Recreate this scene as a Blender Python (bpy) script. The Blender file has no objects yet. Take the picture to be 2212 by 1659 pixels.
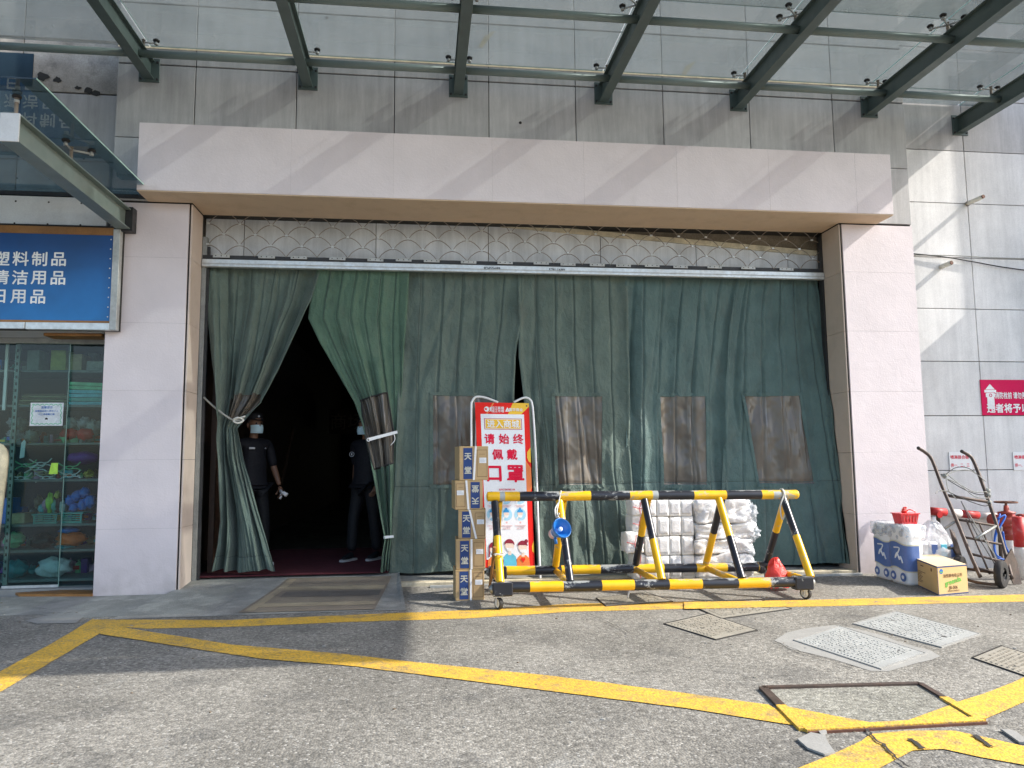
import bpy, bmesh, math, random
import numpy as np
from mathutils import Vector, noise as NZ
from mathutils.geometry import tessellate_polygon
random.seed(7)
S = bpy.context.scene
COL = S.collection
PI = math.pi

# ------------------------------------------------------------------ camera
CX, CY, FPX = 1106.0, 829.5, 1599.5
PITCH, YAW, ROLL = .1008, .1204, -.0091
CAM = np.array([-.4253, -7.5456, 1.25])
_fw = np.array([math.sin(YAW)*math.cos(PITCH), math.cos(YAW)*math.cos(PITCH), math.sin(PITCH)])
_rt = np.array([math.cos(YAW), -math.sin(YAW), 0])
_up = np.cross(_rt, _fw)
RT = _rt*math.cos(ROLL)+_up*math.sin(ROLL)
UP = _up*math.cos(ROLL)-_rt*math.sin(ROLL)
FW = _fw
cam = bpy.data.cameras.new('camera')
cam.sensor_width = 36
cam.lens = FPX/2212*36
cam.clip_start = .05
cam.clip_end = 500
camo = bpy.data.objects.new('camera', cam)
COL.objects.link(camo)
from mathutils import Matrix
camo.matrix_world = Matrix(((RT[0], UP[0], -FW[0], CAM[0]), (RT[1], UP[1], -FW[1], CAM[1]), (RT[2], UP[2], -FW[2], CAM[2]), (0, 0, 0, 1)))
S.camera = camo

# ------------------------------------------------------------------ light
SUND = Vector((-1, .22, -.78)).normalized()          # direction in which the light travels
w = bpy.data.worlds.new('World'); S.world = w; w.use_nodes = True
bg = w.node_tree.nodes['Background']
sky = w.node_tree.nodes.new('ShaderNodeTexSky'); sky.sky_type = 'NISHITA'; sky.sun_disc = False
sky.sun_elevation = math.asin(-SUND.z)
sky.sun_rotation = math.atan2(-SUND.x, -SUND.y)
sky.air_density = 1.0; sky.dust_density = 2.0; sky.ozone_density = 1.0
w.node_tree.links.new(sky.outputs[0], bg.inputs[0]); bg.inputs[1].default_value = .15
sun = bpy.data.lights.new('sun', 'SUN'); sun.energy = 2.9; sun.angle = math.radians(.6); sun.color = (1, .95, .87)
suno = bpy.data.objects.new('sun', sun); COL.objects.link(suno)
suno.rotation_euler = SUND.to_track_quat('-Z', 'Y').to_euler(); suno.location = (12, -4, 12)
S.view_settings.view_transform = 'Standard'; S.view_settings.look = 'None'
S.view_settings.exposure = 1.28; S.view_settings.gamma = 1.0; S.view_settings.use_curve_mapping = False
S.cycles.max_bounces = 8; S.cycles.transparent_max_bounces = 16; S.cycles.use_denoising = True

# pixel (of the 2212 px wide photo) -> point on a real plane
def ray(px, py): return FW*FPX+RT*(px-CX)-UP*(py-CY)
def G(px, py, z=0.):
    d = ray(px, py); t = (z-CAM[2])/d[2]; p = CAM+d*t; return Vector(p)
def Yp(px, py, y=0.):
    d = ray(px, py); t = (y-CAM[1])/d[1]; p = CAM+d*t; return Vector(p)

# ------------------------------------------------------------------ materials
class N:
    def __init__(s, name):
        s.m = bpy.data.materials.new(name); s.m.use_nodes = True; s.t = s.m.node_tree
        s.b = s.t.nodes['Principled BSDF']; s.out = s.t.nodes['Material Output']
    def n(s, typ, **k):
        x = s.t.nodes.new(typ)
        for a, v in k.items():
            if a.startswith('i_'):
                key = a[2:]; key = int(key) if key.isdigit() else key.replace('_', ' ')
                s.put(x.inputs[key], v)
            else: setattr(x, a, v)
        return x
    def put(s, sock, v):
        if isinstance(v, bpy.types.NodeSocket): s.t.links.new(v, sock)
        else: sock.default_value = v
    def pos(s):
        if not hasattr(s, '_p'): s._p = s.n('ShaderNodeNewGeometry').outputs['Position']
        return s._p
    def obj(s): return s.n('ShaderNodeTexCoord').outputs['Object']
    def noise(s, scale, detail=4, rough=.55, vec=None, dist=0):
        return s.n('ShaderNodeTexNoise', i_Vector=vec or s.pos(), i_Scale=scale, i_Detail=detail, i_Roughness=rough, i_Distortion=dist).outputs[0]
    def voro(s, scale, feature='F1', vec=None, out='Distance'):
        return s.n('ShaderNodeTexVoronoi', feature=feature, i_Vector=vec or s.pos(), i_Scale=scale).outputs[out]
    def map(s, v, a, b, c=0., d=1., clamp=True):
        x = s.n('ShaderNodeMapRange', clamp=clamp); s.put(x.inputs[0], v)
        for i, q in enumerate((a, b, c, d)): s.put(x.inputs[i+1], q)
        return x.outputs[0]
    def math(s, op, a, b=0.):
        x = s.n('ShaderNodeMath', operation=op); s.put(x.inputs[0], a); s.put(x.inputs[1], b); return x.outputs[0]
    def mix(s, f, a, b, mode='MIX'):
        x = s.n('ShaderNodeMix', data_type='RGBA', blend_type=mode); s.put(x.inputs[0], f)
        for i, q in ((6, a), (7, b)):
            if not isinstance(q, bpy.types.NodeSocket): q = tuple(q)+(1,) if len(q) == 3 else q
            s.put(x.inputs[i], q)
        return x.outputs[2]
    def stretch(s, sx, sy, sz, vec=None):
        return s.n('ShaderNodeVectorMath', operation='MULTIPLY', i_0=vec or s.pos(), i_1=(sx, sy, sz)).outputs[0]
    def bump(s, h, strength=.3, dist=.01):
        x = s.n('ShaderNodeBump', i_Strength=strength, i_Distance=dist, i_Height=h)
        s.t.links.new(x.outputs[0], s.b.inputs['Normal']); return x.outputs[0]
    def rand(s): return s.n('ShaderNodeObjectInfo').outputs['Random']
    def col(s, v):
        if not isinstance(v, bpy.types.NodeSocket): v = tuple(v)+(1,)
        s.put(s.b.inputs['Base Color'], v)
    def scale(s, c, f):  # colour times factor
        cb = s.n('ShaderNodeCombineColor', i_0=f, i_1=f, i_2=f).outputs[0]
        return s.mix(1., c, cb, 'MULTIPLY')
M = {}
def mat(name, col, rough=.6, var=.12, scale=5., fine=.06, fscale=90., bump=0., bscale=60., metal=0., rnd=0., spec=.4, dirt=0., dcol=(.09, .075, .06), dscale=3., emit=0., alpha=1., coat=0.):
    n = N(name)
    f = n.map(n.noise(scale, 5), .25, .75, 1-var, 1+var)
    if fine: f = n.math('MULTIPLY', f, n.map(n.noise(fscale, 3), .3, .7, 1-fine, 1+fine))
    if rnd: f = n.math('MULTIPLY', f, n.map(n.rand(), 0, 1, 1-rnd, 1+rnd))
    c = n.scale(tuple(col)+(1,), f)
    if dirt:
        k = n.map(n.noise(dscale, 8, .65), .5, .78, 0, dirt)
        c = n.mix(k, c, dcol)
    n.col(c)
    n.b.inputs['Roughness'].default_value = rough
    n.put(n.b.inputs['Roughness'], n.map(n.noise(scale*2.3, 3), .3, .7, max(0, rough-.08), min(1, rough+.08)))
    n.b.inputs['Metallic'].default_value = metal
    n.b.inputs['Specular IOR Level'].default_value = spec
    if coat: n.b.inputs['Coat Weight'].default_value = coat
    if alpha < 1: n.b.inputs['Alpha'].default_value = alpha
    if emit: n.b.inputs['Emission Color'].default_value = tuple(col)+(1,); n.b.inputs['Emission Strength'].default_value = emit
    if bump: n.bump(n.noise(bscale, 4), bump, .01)
    M[name] = n.m; return n.m

# asphalt
def asphalt(name, base, patch=True):
    n = N(name)
    v = n.n('ShaderNodeTexVoronoi', feature='F1', i_Vector=n.pos(), i_Scale=85.)
    v2 = n.voro(34., vec=n.pos())
    cell = n.n('ShaderNodeSeparateColor', i_0=v.outputs['Color']).outputs[0]
    stone = n.map(cell, 0, 1, .66, 1.40)
    f = n.math('MULTIPLY', stone, n.map(n.noise(26, 5, .7), .3, .7, .72, 1.3))
    f = n.math('MULTIPLY', f, n.map(n.noise(.7, 6, .62), .37, .63, .78, 1.22))
    f = n.math('MULTIPLY', f, n.map(v2, .0, .75, 1.12, .86))
    c = n.scale(base, f)
    # light chips and dark oily spots
    c = n.mix(n.map(cell, .93, .99, 0, .65), c, (.42, .41, .38))
    c = n.mix(n.map(n.noise(1.9, 7, .7), .54, .68, 0, .5), c, (.06, .06, .06))
    c = n.mix(n.map(n.noise(3.1, 8, .75, dist=.4), .58, .72, 0, .45), c, (.33, .33, .31))
    n.col(c); n.b.inputs['Roughness'].default_value = .85; n.b.inputs['Specular IOR Level'].default_value = .3
    h = n.math('ADD', n.map(v.outputs['Distance'], 0, .9, 1, 0), n.noise(40, 4, .7))
    n.bump(h, .55, .006)
    M[name] = n.m
asphalt('asphalt', (.216, .206, .182, 1))
asphalt('asphalt_old', (.21, .205, .175, 1))
# worn yellow road paint
n = N('yellow_paint')
v = n.n('ShaderNodeTexVoronoi', feature='F1', i_Vector=n.pos(), i_Scale=85.)
cell = n.n('ShaderNodeSeparateColor', i_0=v.outputs['Color']).outputs[0]
c = n.scale((.76, .45, .045, 1), n.math('MULTIPLY', n.map(n.noise(30, 5, .7), .3, .7, .8, 1.15), n.map(n.noise(1.5, 3), .3, .7, .85, 1.1)))
c = n.mix(n.map(n.noise(75, 3, .7), .47, .60, 0, .6), c, (.20, .165, .08))
c = n.mix(n.map(n.noise(5, 9, .78), .51, .62, 0, .62), c, (.17, .155, .12))
n.col(c); n.b.inputs['Roughness'].default_value = .7
n.bump(n.math('ADD', n.map(v.outputs['Distance'], 0, .9, .7, 0), n.noise(40, 4, .7)), .5, .005); M['yellow_paint'] = n.m
# bright stone wall tiles
def stone(name, base, rnd=.05, stain=.3, streak=.1, bump=.05):
    n = N(name)
    f = n.math('MULTIPLY', n.map(n.noise(120, 3, .7), .3, .7, .90, 1.10), n.map(n.noise(2.2, 6, .6), .3, .7, .88, 1.1))
    f = n.math('MULTIPLY', f, n.map(n.rand(), 0, 1, 1-rnd, 1+rnd))
    st = n.noise(3.0, 5, .7, vec=n.stretch(3.5, 3.5, .35))
    f = n.math('MULTIPLY', f, n.map(st, .35, .7, 1+streak*.3, 1-streak))
    c = n.scale(base+(1,), f)
    c = n.mix(n.map(n.noise(1.3, 8, .72), .56, .75, 0, stain), c, (.30, .29, .27))
    n.col(c); n.b.inputs['Roughness'].default_value = .55; n.b.inputs['Specular IOR Level'].default_value = .35
    n.bump(n.noise(70, 4, .6), bump, .004); M[name] = n.m
stone('grey_stone', (.46, .45, .445), .10, .5, .22)
stone('light_stone', (.74, .725, .71), .04, .35, .14)
stone('header_tile', (.60, .62, .64), .05, .35, .25)
# pink rendered panels with trowel texture
n = N('pink_render')
f = n.math('MULTIPLY', n.map(n.noise(3, 5), .3, .7, .95, 1.04), n.map(n.rand(), 0, 1, .985, 1.015))
c = n.scale((.70, .628, .64, 1), f)
sm = n.noise(14, 6, .7, vec=n.stretch(1, 1, .6))
c = n.mix(n.map(sm, .64, .8, 0, .35), c, (.42, .38, .36))
c = n.mix(n.map(n.noise(2.5, 7, .7, vec=n.stretch(2, 2, .5)), .58, .75, 0, .18), c, (.45, .41, .38))
gl = n.map(n.n('ShaderNodeSeparateXYZ', i_0=n.pos()).outputs[2], 0., .45, .75, 0)
c = n.mix(n.math('MULTIPLY', gl, n.noise(8, 5)), c, (.25, .22, .2))
n.col(c); n.b.inputs['Roughness'].default_value = .62
n.bump(n.math('ADD', n.math('MULTIPLY', n.noise(9, 6, .65, dist=.6), 1.6), n.noise(60, 3)), .15, .012); M['pink_render'] = n.m
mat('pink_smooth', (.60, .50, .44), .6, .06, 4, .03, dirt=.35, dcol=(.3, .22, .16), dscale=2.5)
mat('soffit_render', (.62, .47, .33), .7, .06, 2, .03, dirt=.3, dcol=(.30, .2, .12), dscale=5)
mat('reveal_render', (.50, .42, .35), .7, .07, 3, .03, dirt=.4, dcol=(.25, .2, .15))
mat('joint_dark', (.035, .033, .03), .9)
mat('joint_light', (.50, .46, .46), .9)
mat('plaster_dirty', (.33, .30, .26), .9, .3, 4, .15, dirt=.8, dcol=(.06, .055, .045), dscale=5, bump=.5, bscale=12)
mat('concrete', (.25, .25, .232), .85, .3, 2.5, .2, 120, bump=.5, dirt=.85, dcol=(.46, .455, .42), dscale=3.5)
mat('concrete_light', (.29, .287, .27), .85, .12, 6, .12, 150, bump=.2, dirt=.3, dcol=(.22, .21, .19), dscale=8)
mat('concrete_brown', (.20, .165, .12), .9, .35, 5, .2, bump=.6, bscale=15, dirt=.5, dcol=(.04, .035, .03))
mat('cream_trim', (.55, .49, .36), .8, .25, 8, .1, dirt=.6, dscale=9)
mat('steel_green', (.075, .105, .098), .42, .12, 3, .05, metal=.0, spec=.5, dirt=.25, dcol=(.05, .05, .045), dscale=7)
mat('steel_green_light', (.17, .215, .20), .38, .12, 3, .05, spec=.5, dirt=.25, dcol=(.3, .28, .24), dscale=7)
mat('aluminium', (.62, .64, .64), .38, .12, 4, .1, 30, metal=.55, dirt=.35, dcol=(.25, .24, .22), dscale=9)
mat('aluminium_dull', (.45, .46, .45), .5, .15, 4, .1, 30, metal=.3, dirt=.5, dcol=(.2, .18, .16), dscale=9)
mat('white_metal', (.62, .63, .63), .45, .08, 4, .05, dirt=.2)
mat('galvanised', (.30, .31, .30), .45, .2, 12, .1, metal=.6, dirt=.3)
mat('wire_metal', (.26, .225, .19), .45, .2, 9, .1, metal=.4)
mat('black_rubber', (.025, .024, .024), .7, .3, 20, .1)
mat('black_metal', (.03, .03, .032), .45, .3, 12, .1)
mat('rust', (.12, .05, .03), .8, .35, 15, .2, dirt=.5, dcol=(.03, .02, .018), dscale=20)
mat('rust_steel', (.075, .055, .045), .55, .35, 15, .15, dirt=.5, dcol=(.14, .07, .045), dscale=14, metal=.2)
mat('red_pipe', (.30, .045, .03), .5, .3, 8, .1, dirt=.6, dcol=(.14, .06, .04), dscale=12)
mat('red_paint', (.45, .025, .025), .5, .2, 8, .05, dirt=.35, dcol=(.5, .4, .35), dscale=18)
mat('white_paint', (.66, .62, .58), .6, .12, 8, .05, dirt=.45, dcol=(.3, .15, .1), dscale=14)
mat('bright_white', (.80, .80, .80), .5, .03, 5, .02)
mat('offwhite_plastic', (.72, .70, .62), .4, .1, 8)
mat('wood_strip', (.30, .14, .04), .5, .3, 6, .1, dirt=.3)
mat('brown_panel', (.055, .03, .02), .5, .2)
mat('strap_white', (.75, .75, .76), .4, .05)
mat('rope_white', (.62, .60, .55), .8, .1, 40)
mat('rope_grey', (.30, .30, .27), .85, .2, 40)
mat('blue_plastic', (.02, .17, .50), .35, .08, 8, spec=.5)
mat('blue_strap', (.01, .10, .45), .5, .1)
mat('red_bag', (.75, .05, .035), .35, .15, 14, spec=.5)
mat('carpet', (.085, .012, .02), .95, .25, 6, .2, 200, bump=.3, bscale=200)
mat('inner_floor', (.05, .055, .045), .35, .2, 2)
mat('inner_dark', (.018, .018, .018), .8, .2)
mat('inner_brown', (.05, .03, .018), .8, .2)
mat('uniform', (.003, .0035, .008), .75, .2, 20)
mat('uniform_dark', (.004, .005, .008), .75, .2, 20)
mat('skin', (.18, .095, .06), .5, .06, 12)
mat('hair', (.012, .01, .01), .6)
mat('mask_blue', (.48, .66, .74), .7, .05, 30)
mat('sole_white', (.40, .40, .41), .6, .08)
mat('doormat', (.20, .165, .13), .95, .15, 5, .25, 160, bump=.4, bscale=160, dirt=.3, dcol=(.3, .27, .22))
mat('doormat_stripe', (.29, .24, .17), .95, .2, 5, .25, 160, bump=.4, bscale=160)
mat('doormat_dark', (.13, .115, .10), .95, .2, 5, .25, 160, bump=.4, bscale=160)
mat('tile_cover', (.29, .27, .225), .8, .18, 5, .15, 100, bump=.25, dirt=.4, dcol=(.16, .14, .11), dscale=10)
mat('tile_cover_white', (.33, .34, .33), .75, .14, 5, .14, 90, bump=.3, bscale=80, dirt=.35, dcol=(.28, .27, .25), dscale=10)
mat('cover_rib', (.24, .22, .18), .8, .2)
mat('cover_rib_white', (.29, .30, .29), .8, .15)
mat('cardboard', (.42, .29, .15), .8, .08, 5, .04, 60, rnd=.08)
mat('cardboard_side', (.34, .23, .12), .8, .1, 5, .04, 60)
mat('carton_kraft', (.58, .41, .19), .75, .06, 5, .03)
mat('carton_top', (.66, .53, .34), .75, .05, 5, .03)
mat('ink_navy', (.015, .045, .17), .6, .1, 8)
mat('ink_silver', (.50, .49, .42), .5, .1)
mat('ink_brown', (.12, .06, .03), .7)
mat('ink_black', (.02, .02, .02), .7)
mat('ink_green', (.13, .42, .07), .6)
mat('ink_blue', (.02, .14, .45), .6)
mat('ink_red', (.72, .01, .05), .6, spec=.15)
mat('ink_white', (.82, .82, .82), .5)
mat('ink_grey', (.50, .52, .56), .6)
mat('ink_pink', (.78, .45, .45), .6)
mat('poster_red', (.82, .025, .018), .55, .04, spec=.15)
mat('poster_white', (.82, .83, .86), .45, .02)
mat('poster_yellow', (.88, .52, .03), .45, .04)
mat('poster_orange', (.85, .22, .05), .45)
mat('poster_cyan', (.38, .66, .82), .5)
mat('poster_blue', (.03, .30, .66), .5)
mat('poster_teal', (.12, .50, .66), .5)
mat('poster_maroon', (.28, .015, .04), .5)
mat('poster_skin', (.85, .66, .55), .5)
mat('label_paper', (.75, .76, .78), .6)
mat('sign_magenta', (.66, .004, .085), .5, .04, spec=.15)
# blue shop board, darker towards the top
n = N('sign_blue')
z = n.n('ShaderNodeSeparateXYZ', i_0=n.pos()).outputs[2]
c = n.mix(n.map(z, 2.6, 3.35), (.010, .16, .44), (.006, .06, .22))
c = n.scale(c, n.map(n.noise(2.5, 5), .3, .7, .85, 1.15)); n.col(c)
n.b.inputs['Roughness'].default_value = .35; M['sign_blue'] = n.m
# curtains: quilted cotton cloth
def cloth(name, base):
    n = N(name)
    f = n.math('MULTIPLY', n.map(n.noise(4, 6, .6), .3, .7, .84, 1.14), n.map(n.noise(240, 2), .3, .7, .9, 1.1))
    c = n.scale(base+(1,), f)
    c = n.mix(n.map(n.noise(2.4, 7, .7, vec=n.stretch(2.2, 1, .6)), .52, .75, 0, .35), c, (.145, .15, .13))
    c = n.mix(n.map(n.noise(30, 5, .8), .74, .8, 0, .6), c, (.3, .33, .3))
    n.col(c); n.b.inputs['Roughness'].default_value = .72; n.b.inputs['Specular IOR Level'].default_value = .35
    n.b.inputs['Sheen Weight'].default_value = .15
    h = n.math('ADD', n.math('MULTIPLY', n.noise(7, 7, .6, vec=n.stretch(1.6, 1, .8), dist=1.0), 3.0), n.noise(38, 4, .6, dist=1.2))
    n.bump(h, .55, .016); M[name] = n.m
cloth('cloth_green', (.108, .150, .128))
cloth('cloth_teal', (.086, .142, .134))
cloth('cloth_bright', (.085, .155, .108))
cloth('cloth_seam', (.048, .070, .065))
# old transparent vinyl window in the curtain
n = N('vinyl')
st = n.noise(2.4, 1.5, .4, vec=n.stretch(3.2, 1, .14), dist=.2)
c = n.mix(n.map(st, .32, .7), (.095, .086, .075), (.175, .148, .12))
c = n.mix(n.map(n.noise(4, 3, .5, vec=n.stretch(4, 1, .25), dist=.5), .60, .80), c, (.30, .31, .32))  # pale grey streaks: highlights painted into the vinyl colour
n.col(c); n.b.inputs['Roughness'].default_value = .22; n.b.inputs['Specular IOR Level'].default_value = .5
n.b.inputs['Alpha'].default_value = .9
n.bump(n.noise(3, 2, .5, vec=n.stretch(2.5, 1, .2), dist=.3), .5, .03); M['vinyl'] = n.m
# yellow / black barrier paint with chips
def chip(name, base, under, amt):
    n = N(name)
    f = n.map(n.noise(6, 5), .3, .7, .85, 1.1)
    c = n.scale(base+(1,), f)
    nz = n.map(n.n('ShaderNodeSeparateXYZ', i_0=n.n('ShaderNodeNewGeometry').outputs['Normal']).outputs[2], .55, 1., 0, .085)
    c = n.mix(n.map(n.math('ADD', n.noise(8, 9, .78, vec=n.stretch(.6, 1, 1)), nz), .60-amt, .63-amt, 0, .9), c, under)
    c = n.mix(n.map(n.noise(28, 6, .8), .68, .74, 0, .8), c, (.08, .06, .04))
    n.col(c); n.b.inputs['Roughness'].default_value = .32; n.b.inputs['Specular IOR Level'].default_value = .5
    n.bump(n.noise(11, 9, .78), .12, .003); M[name] = n.m
chip('barrier_yellow', (.82, .46, .01), (.40, .36, .26), .02)
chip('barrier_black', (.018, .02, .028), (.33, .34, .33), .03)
chip('barrier_worn', (.36, .38, .37), (.78, .45, .03), .02)
# glass with dust: transparent + dusty translucent film
def glass(name, tint, dust, dcol, film=.04, rough=.0):
    n = N(name); t = n.t
    tr = n.n('ShaderNodeBsdfTransparent', i_0=tint+(1,))
    gl = n.n('ShaderNodeBsdfGlossy', i_Roughness=rough)
    gl.inputs[0].default_value = (1, 1, 1, 1)
    fr = n.n('ShaderNodeFresnel', i_0=1.5)
    fk = n.math('MULTIPLY', fr.outputs[0], n.math('SUBTRACT', 1., n.n('ShaderNodeNewGeometry').outputs['Backfacing']))
    m1 = n.n('ShaderNodeMixShader'); t.links.new(fk, m1.inputs[0]); t.links.new(tr.outputs[0], m1.inputs[1]); t.links.new(gl.outputs[0], m1.inputs[2])
    tl = n.n('ShaderNodeBsdfTranslucent', i_0=dcol+(1,)); df = n.n('ShaderNodeBsdfDiffuse', i_0=dcol+(1,))
    m2 = n.n('ShaderNodeMixShader'); m2.inputs[0].default_value = .5
    t.links.new(tl.outputs[0], m2.inputs[1]); t.links.new(df.outputs[0], m2.inputs[2])
    m3 = n.n('ShaderNodeMixShader'); k = n.math('MULTIPLY', n.map(n.noise(1.6, 8, .7, dist=.8), .3, .75, .5, 1.6), dust)
    k = n.math('ADD', k, n.map(n.noise(5, 8, .75), .66, .74, 0, dust*1.2))
    t.links.new(k, m3.inputs[0]); t.links.new(m1.outputs[0], m3.inputs[1]); t.links.new(m2.outputs[0], m3.inputs[2])
    t.links.new(m3.outputs[0], n.out.inputs[0]); M[name] = n.m
glass('canopy_glass', (.56, .60, .60), .20, (.50, .51, .50))
glass('canopy_glass_mid_shade', (.45, .50, .50), .35, (.40, .42, .41))  # middle panes made denser to deepen the shade on the ground
glass('canopy_glass_outer_shade', (.30, .33, .33), .6, (.36, .37, .36))  # unseen outer panes, made nearly opaque to cast the ground shade
glass('side_glass', (.45, .55, .58), .16, (.22, .27, .29))
glass('shop_glass', (.84, .94, .92), .03, (.25, .34, .33))
glass('door_glass', (.66, .82, .80), .05, (.22, .32, .31))
mat('glass_edge', (.35, .55, .48), .15, .05, spec=.8)
# thin polythene
def film(name, colr, cover, rough=.25, under=(.9, .9, .9)):
    n = N(name); t = n.t
    n.col(n.scale(colr+(1,), n.map(n.noise(9, 4), .3, .7, .9, 1.05))); n.b.inputs['Roughness'].default_value = rough
    n.b.inputs['Specular IOR Level'].default_value = .6
    n.bump(n.noise(26, 5, .65, dist=1.5), .6, .012)
    n.put(n.b.inputs['Alpha'], n.map(n.noise(12, 4), .3, .7, max(0, cover-.12), min(1, cover+.12)))
    n.b.inputs['Subsurface Weight'].default_value = 0
    M[name] = n.m
film('white_film', (.90, .90, .92), .8)
film('white_pack', (.90, .89, .87), 1.0, .35)
film('clear_film', (.75, .8, .85), .38, .12)
film('red_film', (.85, .045, .03), .92, .3)
film('red_box_film', (.82, .03, .04), .9, .2)
mat('paper_white', (.78, .78, .79), .8, .04, 20)
mat('pack_blue', (.10, .17, .40), .4, .1, 8)
mat('pack_line', (.62, .60, .45), .4)
mat('pack_grey', (.52, .53, .55), .5)
mat('pack_red', (.50, .03, .03), .5)
mat('pack_gap', (.42, .40, .37), .6)
for nm, c in dict(goods_turquoise=(.10, .42, .38), goods_green=(.16, .55, .30), goods_cyan=(.12, .50, .58), goods_yellow=(.62, .55, .10), goods_lime=(.45, .75, .08), goods_tan=(.42, .34, .2), goods_grey=(.30, .33, .32), goods_brown=(.16, .12, .08), goods_orange=(.72, .14, .02), goods_red=(.50, .02, .02), goods_purple=(.10, .02, .25), goods_blue=(.01, .15, .55), goods_teal=(.02, .22, .26), goods_pink=(.55, .3, .45), goods_white=(.70, .72, .72), goods_black=(.015, .015, .02), shelf_metal=(.16, .19, .19)).items():
    mat(nm, c, .4, .25, 14, .1)
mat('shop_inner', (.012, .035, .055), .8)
mat('lit_sign', (.9, 1., .75), .5, 0, emit=2.2)
mat('lit_dim', (.5, .6, .7), .5, 0, emit=.35)

# ------------------------------------------------------------------ mesh builder
class MB:
    def __init__(s): s.v = []; s.f = []; s.m = []
    def face(s, pts, m=0):
        b = len(s.v); s.v += [Vector(p) for p in pts]; s.f.append(tuple(range(b, b+len(pts)))); s.m.append(m)
    def box(s, x0, x1, y0, y1, z0, z1, m=0, c=0.):
        b = len(s.v)
        if c:  # chamfered
            P = []
            for (x, sx) in ((x0, 1), (x1, -1)):
                for (y, sy) in ((y0, 1), (y1, -1)):
                    for (z, sz) in ((z0, 1), (z1, -1)):
                        P += [(x, y+sy*c, z+sz*c), (x+sx*c, y, z+sz*c), (x+sx*c, y+sy*c, z)]
            s.v += [Vector(p) for p in P]
            I = lambda ix, iy, iz, k: b+((ix*2+iy)*2+iz)*3+k
            F = []
            for ix in (0, 1): F.append([I(ix, 0, 0, 0), I(ix, 1, 0, 0), I(ix, 1, 1, 0), I(ix, 0, 1, 0)])
            for iy in (0, 1): F.append([I(0, iy, 0, 1), I(1, iy, 0, 1), I(1, iy, 1, 1), I(0, iy, 1, 1)])
            for iz in (0, 1): F.append([I(0, 0, iz, 2), I(1, 0, iz, 2), I(1, 1, iz, 2), I(0, 1, iz, 2)])
            for a in (0, 1):
                for d in (0, 1):
                    F.append([I(a, d, 0, 0), I(a, d, 0, 1), I(a, d, 1, 1), I(a, d, 1, 0)])
                    F.append([I(a, 0, d, 0), I(a, 0, d, 2), I(a, 1, d, 2), I(a, 1, d, 0)])
                    F.append([I(0, a, d, 1), I(0, a, d, 2), I(1, a, d, 2), I(1, a, d, 1)])
                    for e in (0, 1): F.append([I(a, d, e, 0), I(a, d, e, 1), I(a, d, e, 2)])
            for q in F: s.f.append(tuple(q)); s.m.append(m)
            return s
        s.v += [Vector((x, y, z)) for x in (x0, x1) for y in (y0, y1) for z in (z0, z1)]
        for q in ((0, 1, 3, 2), (4, 6, 7, 5), (0, 4, 5, 1), (2, 3, 7, 6), (0, 2, 6, 4), (1, 5, 7, 3)):
            s.f.append(tuple(b+i for i in q)); s.m.append(m)
        return s
    def tube(s, pts, r, n=10, m=0, caps=True, closed=False, mfun=None):
        pts = [Vector(p) for p in pts]; k = len(pts); b = len(s.v)
        rr = r if isinstance(r, (list, tuple)) else [r]*k
        nrm = None
        for i, p in enumerate(pts):
            if closed: t = pts[(i+1) % k]-pts[i-1]
            else: t = pts[min(i+1, k-1)]-pts[max(i-1, 0)]
            t.normalize()
            if nrm is None:
                a = Vector((0, 0, 1)) if abs(t.z) < .9 else Vector((1, 0, 0)); nrm = t.cross(a).normalized()
            else:
                nrm = (nrm-t*nrm.dot(t)); nrm = nrm.normalized() if nrm.length > 1e-6 else t.orthogonal().normalized()
            bn = t.cross(nrm)
            for j in range(n):
                a = 2*PI*j/n; s.v.append(p+(nrm*math.cos(a)+bn*math.sin(a))*rr[i])
        for i in range(k if closed else k-1):
            for j in range(n):
                a = b+i*n+j; c = b+i*n+(j+1) % n; d = b+((i+1) % k)*n+(j+1) % n; e = b+((i+1) % k)*n+j
                s.f.append((a, c, d, e)); s.m.append(m if mfun is None else mfun(i))
        if caps and not closed:
            s.f.append(tuple(b+j for j in reversed(range(n)))); s.m.append(m if mfun is None else mfun(0))
            s.f.append(tuple(b+(k-1)*n+j for j in range(n))); s.m.append(m if mfun is None else mfun(k-2))
        return s
    def lathe(s, prof, o, ax=(0, 0, 1), n=24, m=0, mfun=None):
        ax = Vector(ax).normalized(); u = ax.orthogonal().normalized(); v = ax.cross(u); o = Vector(o); b = len(s.v)
        for (r, h) in prof:
            for j in range(n):
                a = 2*PI*j/n; s.v.append(o+ax*h+(u*math.cos(a)+v*math.sin(a))*r)
        for i in range(len(prof)-1):
            for j in range(n):
                s.f.append((b+i*n+j, b+i*n+(j+1) % n, b+(i+1)*n+(j+1) % n, b+(i+1)*n+j)); s.m.append(m if mfun is None else mfun(i))
        return s
    def sphere(s, c, r, nu=12, nv=8, m=0, jit=0., seed=0):
        c = Vector(c); r = Vector(r) if hasattr(r, '__len__') else Vector((r, r, r)); b = len(s.v)
        for i in range(nv+1):
            for j in range(nu):
                t = PI*i/nv; a = 2*PI*j/nu; d = Vector((math.sin(t)*math.cos(a), math.sin(t)*math.sin(a), math.cos(t)))
                k = 1+jit*NZ.noise(d*2.2+Vector((seed, seed*.7, 0)))+jit*.5*NZ.noise(d*6+Vector((seed, 0, 3)))
                s.v.append(c+Vector((d.x*r.x*k, d.y*r.y*k, d.z*r.z*k)))
        for i in range(nv):
            for j in range(nu):
                s.f.append((b+i*nu+j, b+(i+1)*nu+j, b+(i+1)*nu+(j+1) % nu, b+i*nu+(j+1) % nu)); s.m.append(m)
        return s
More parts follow.
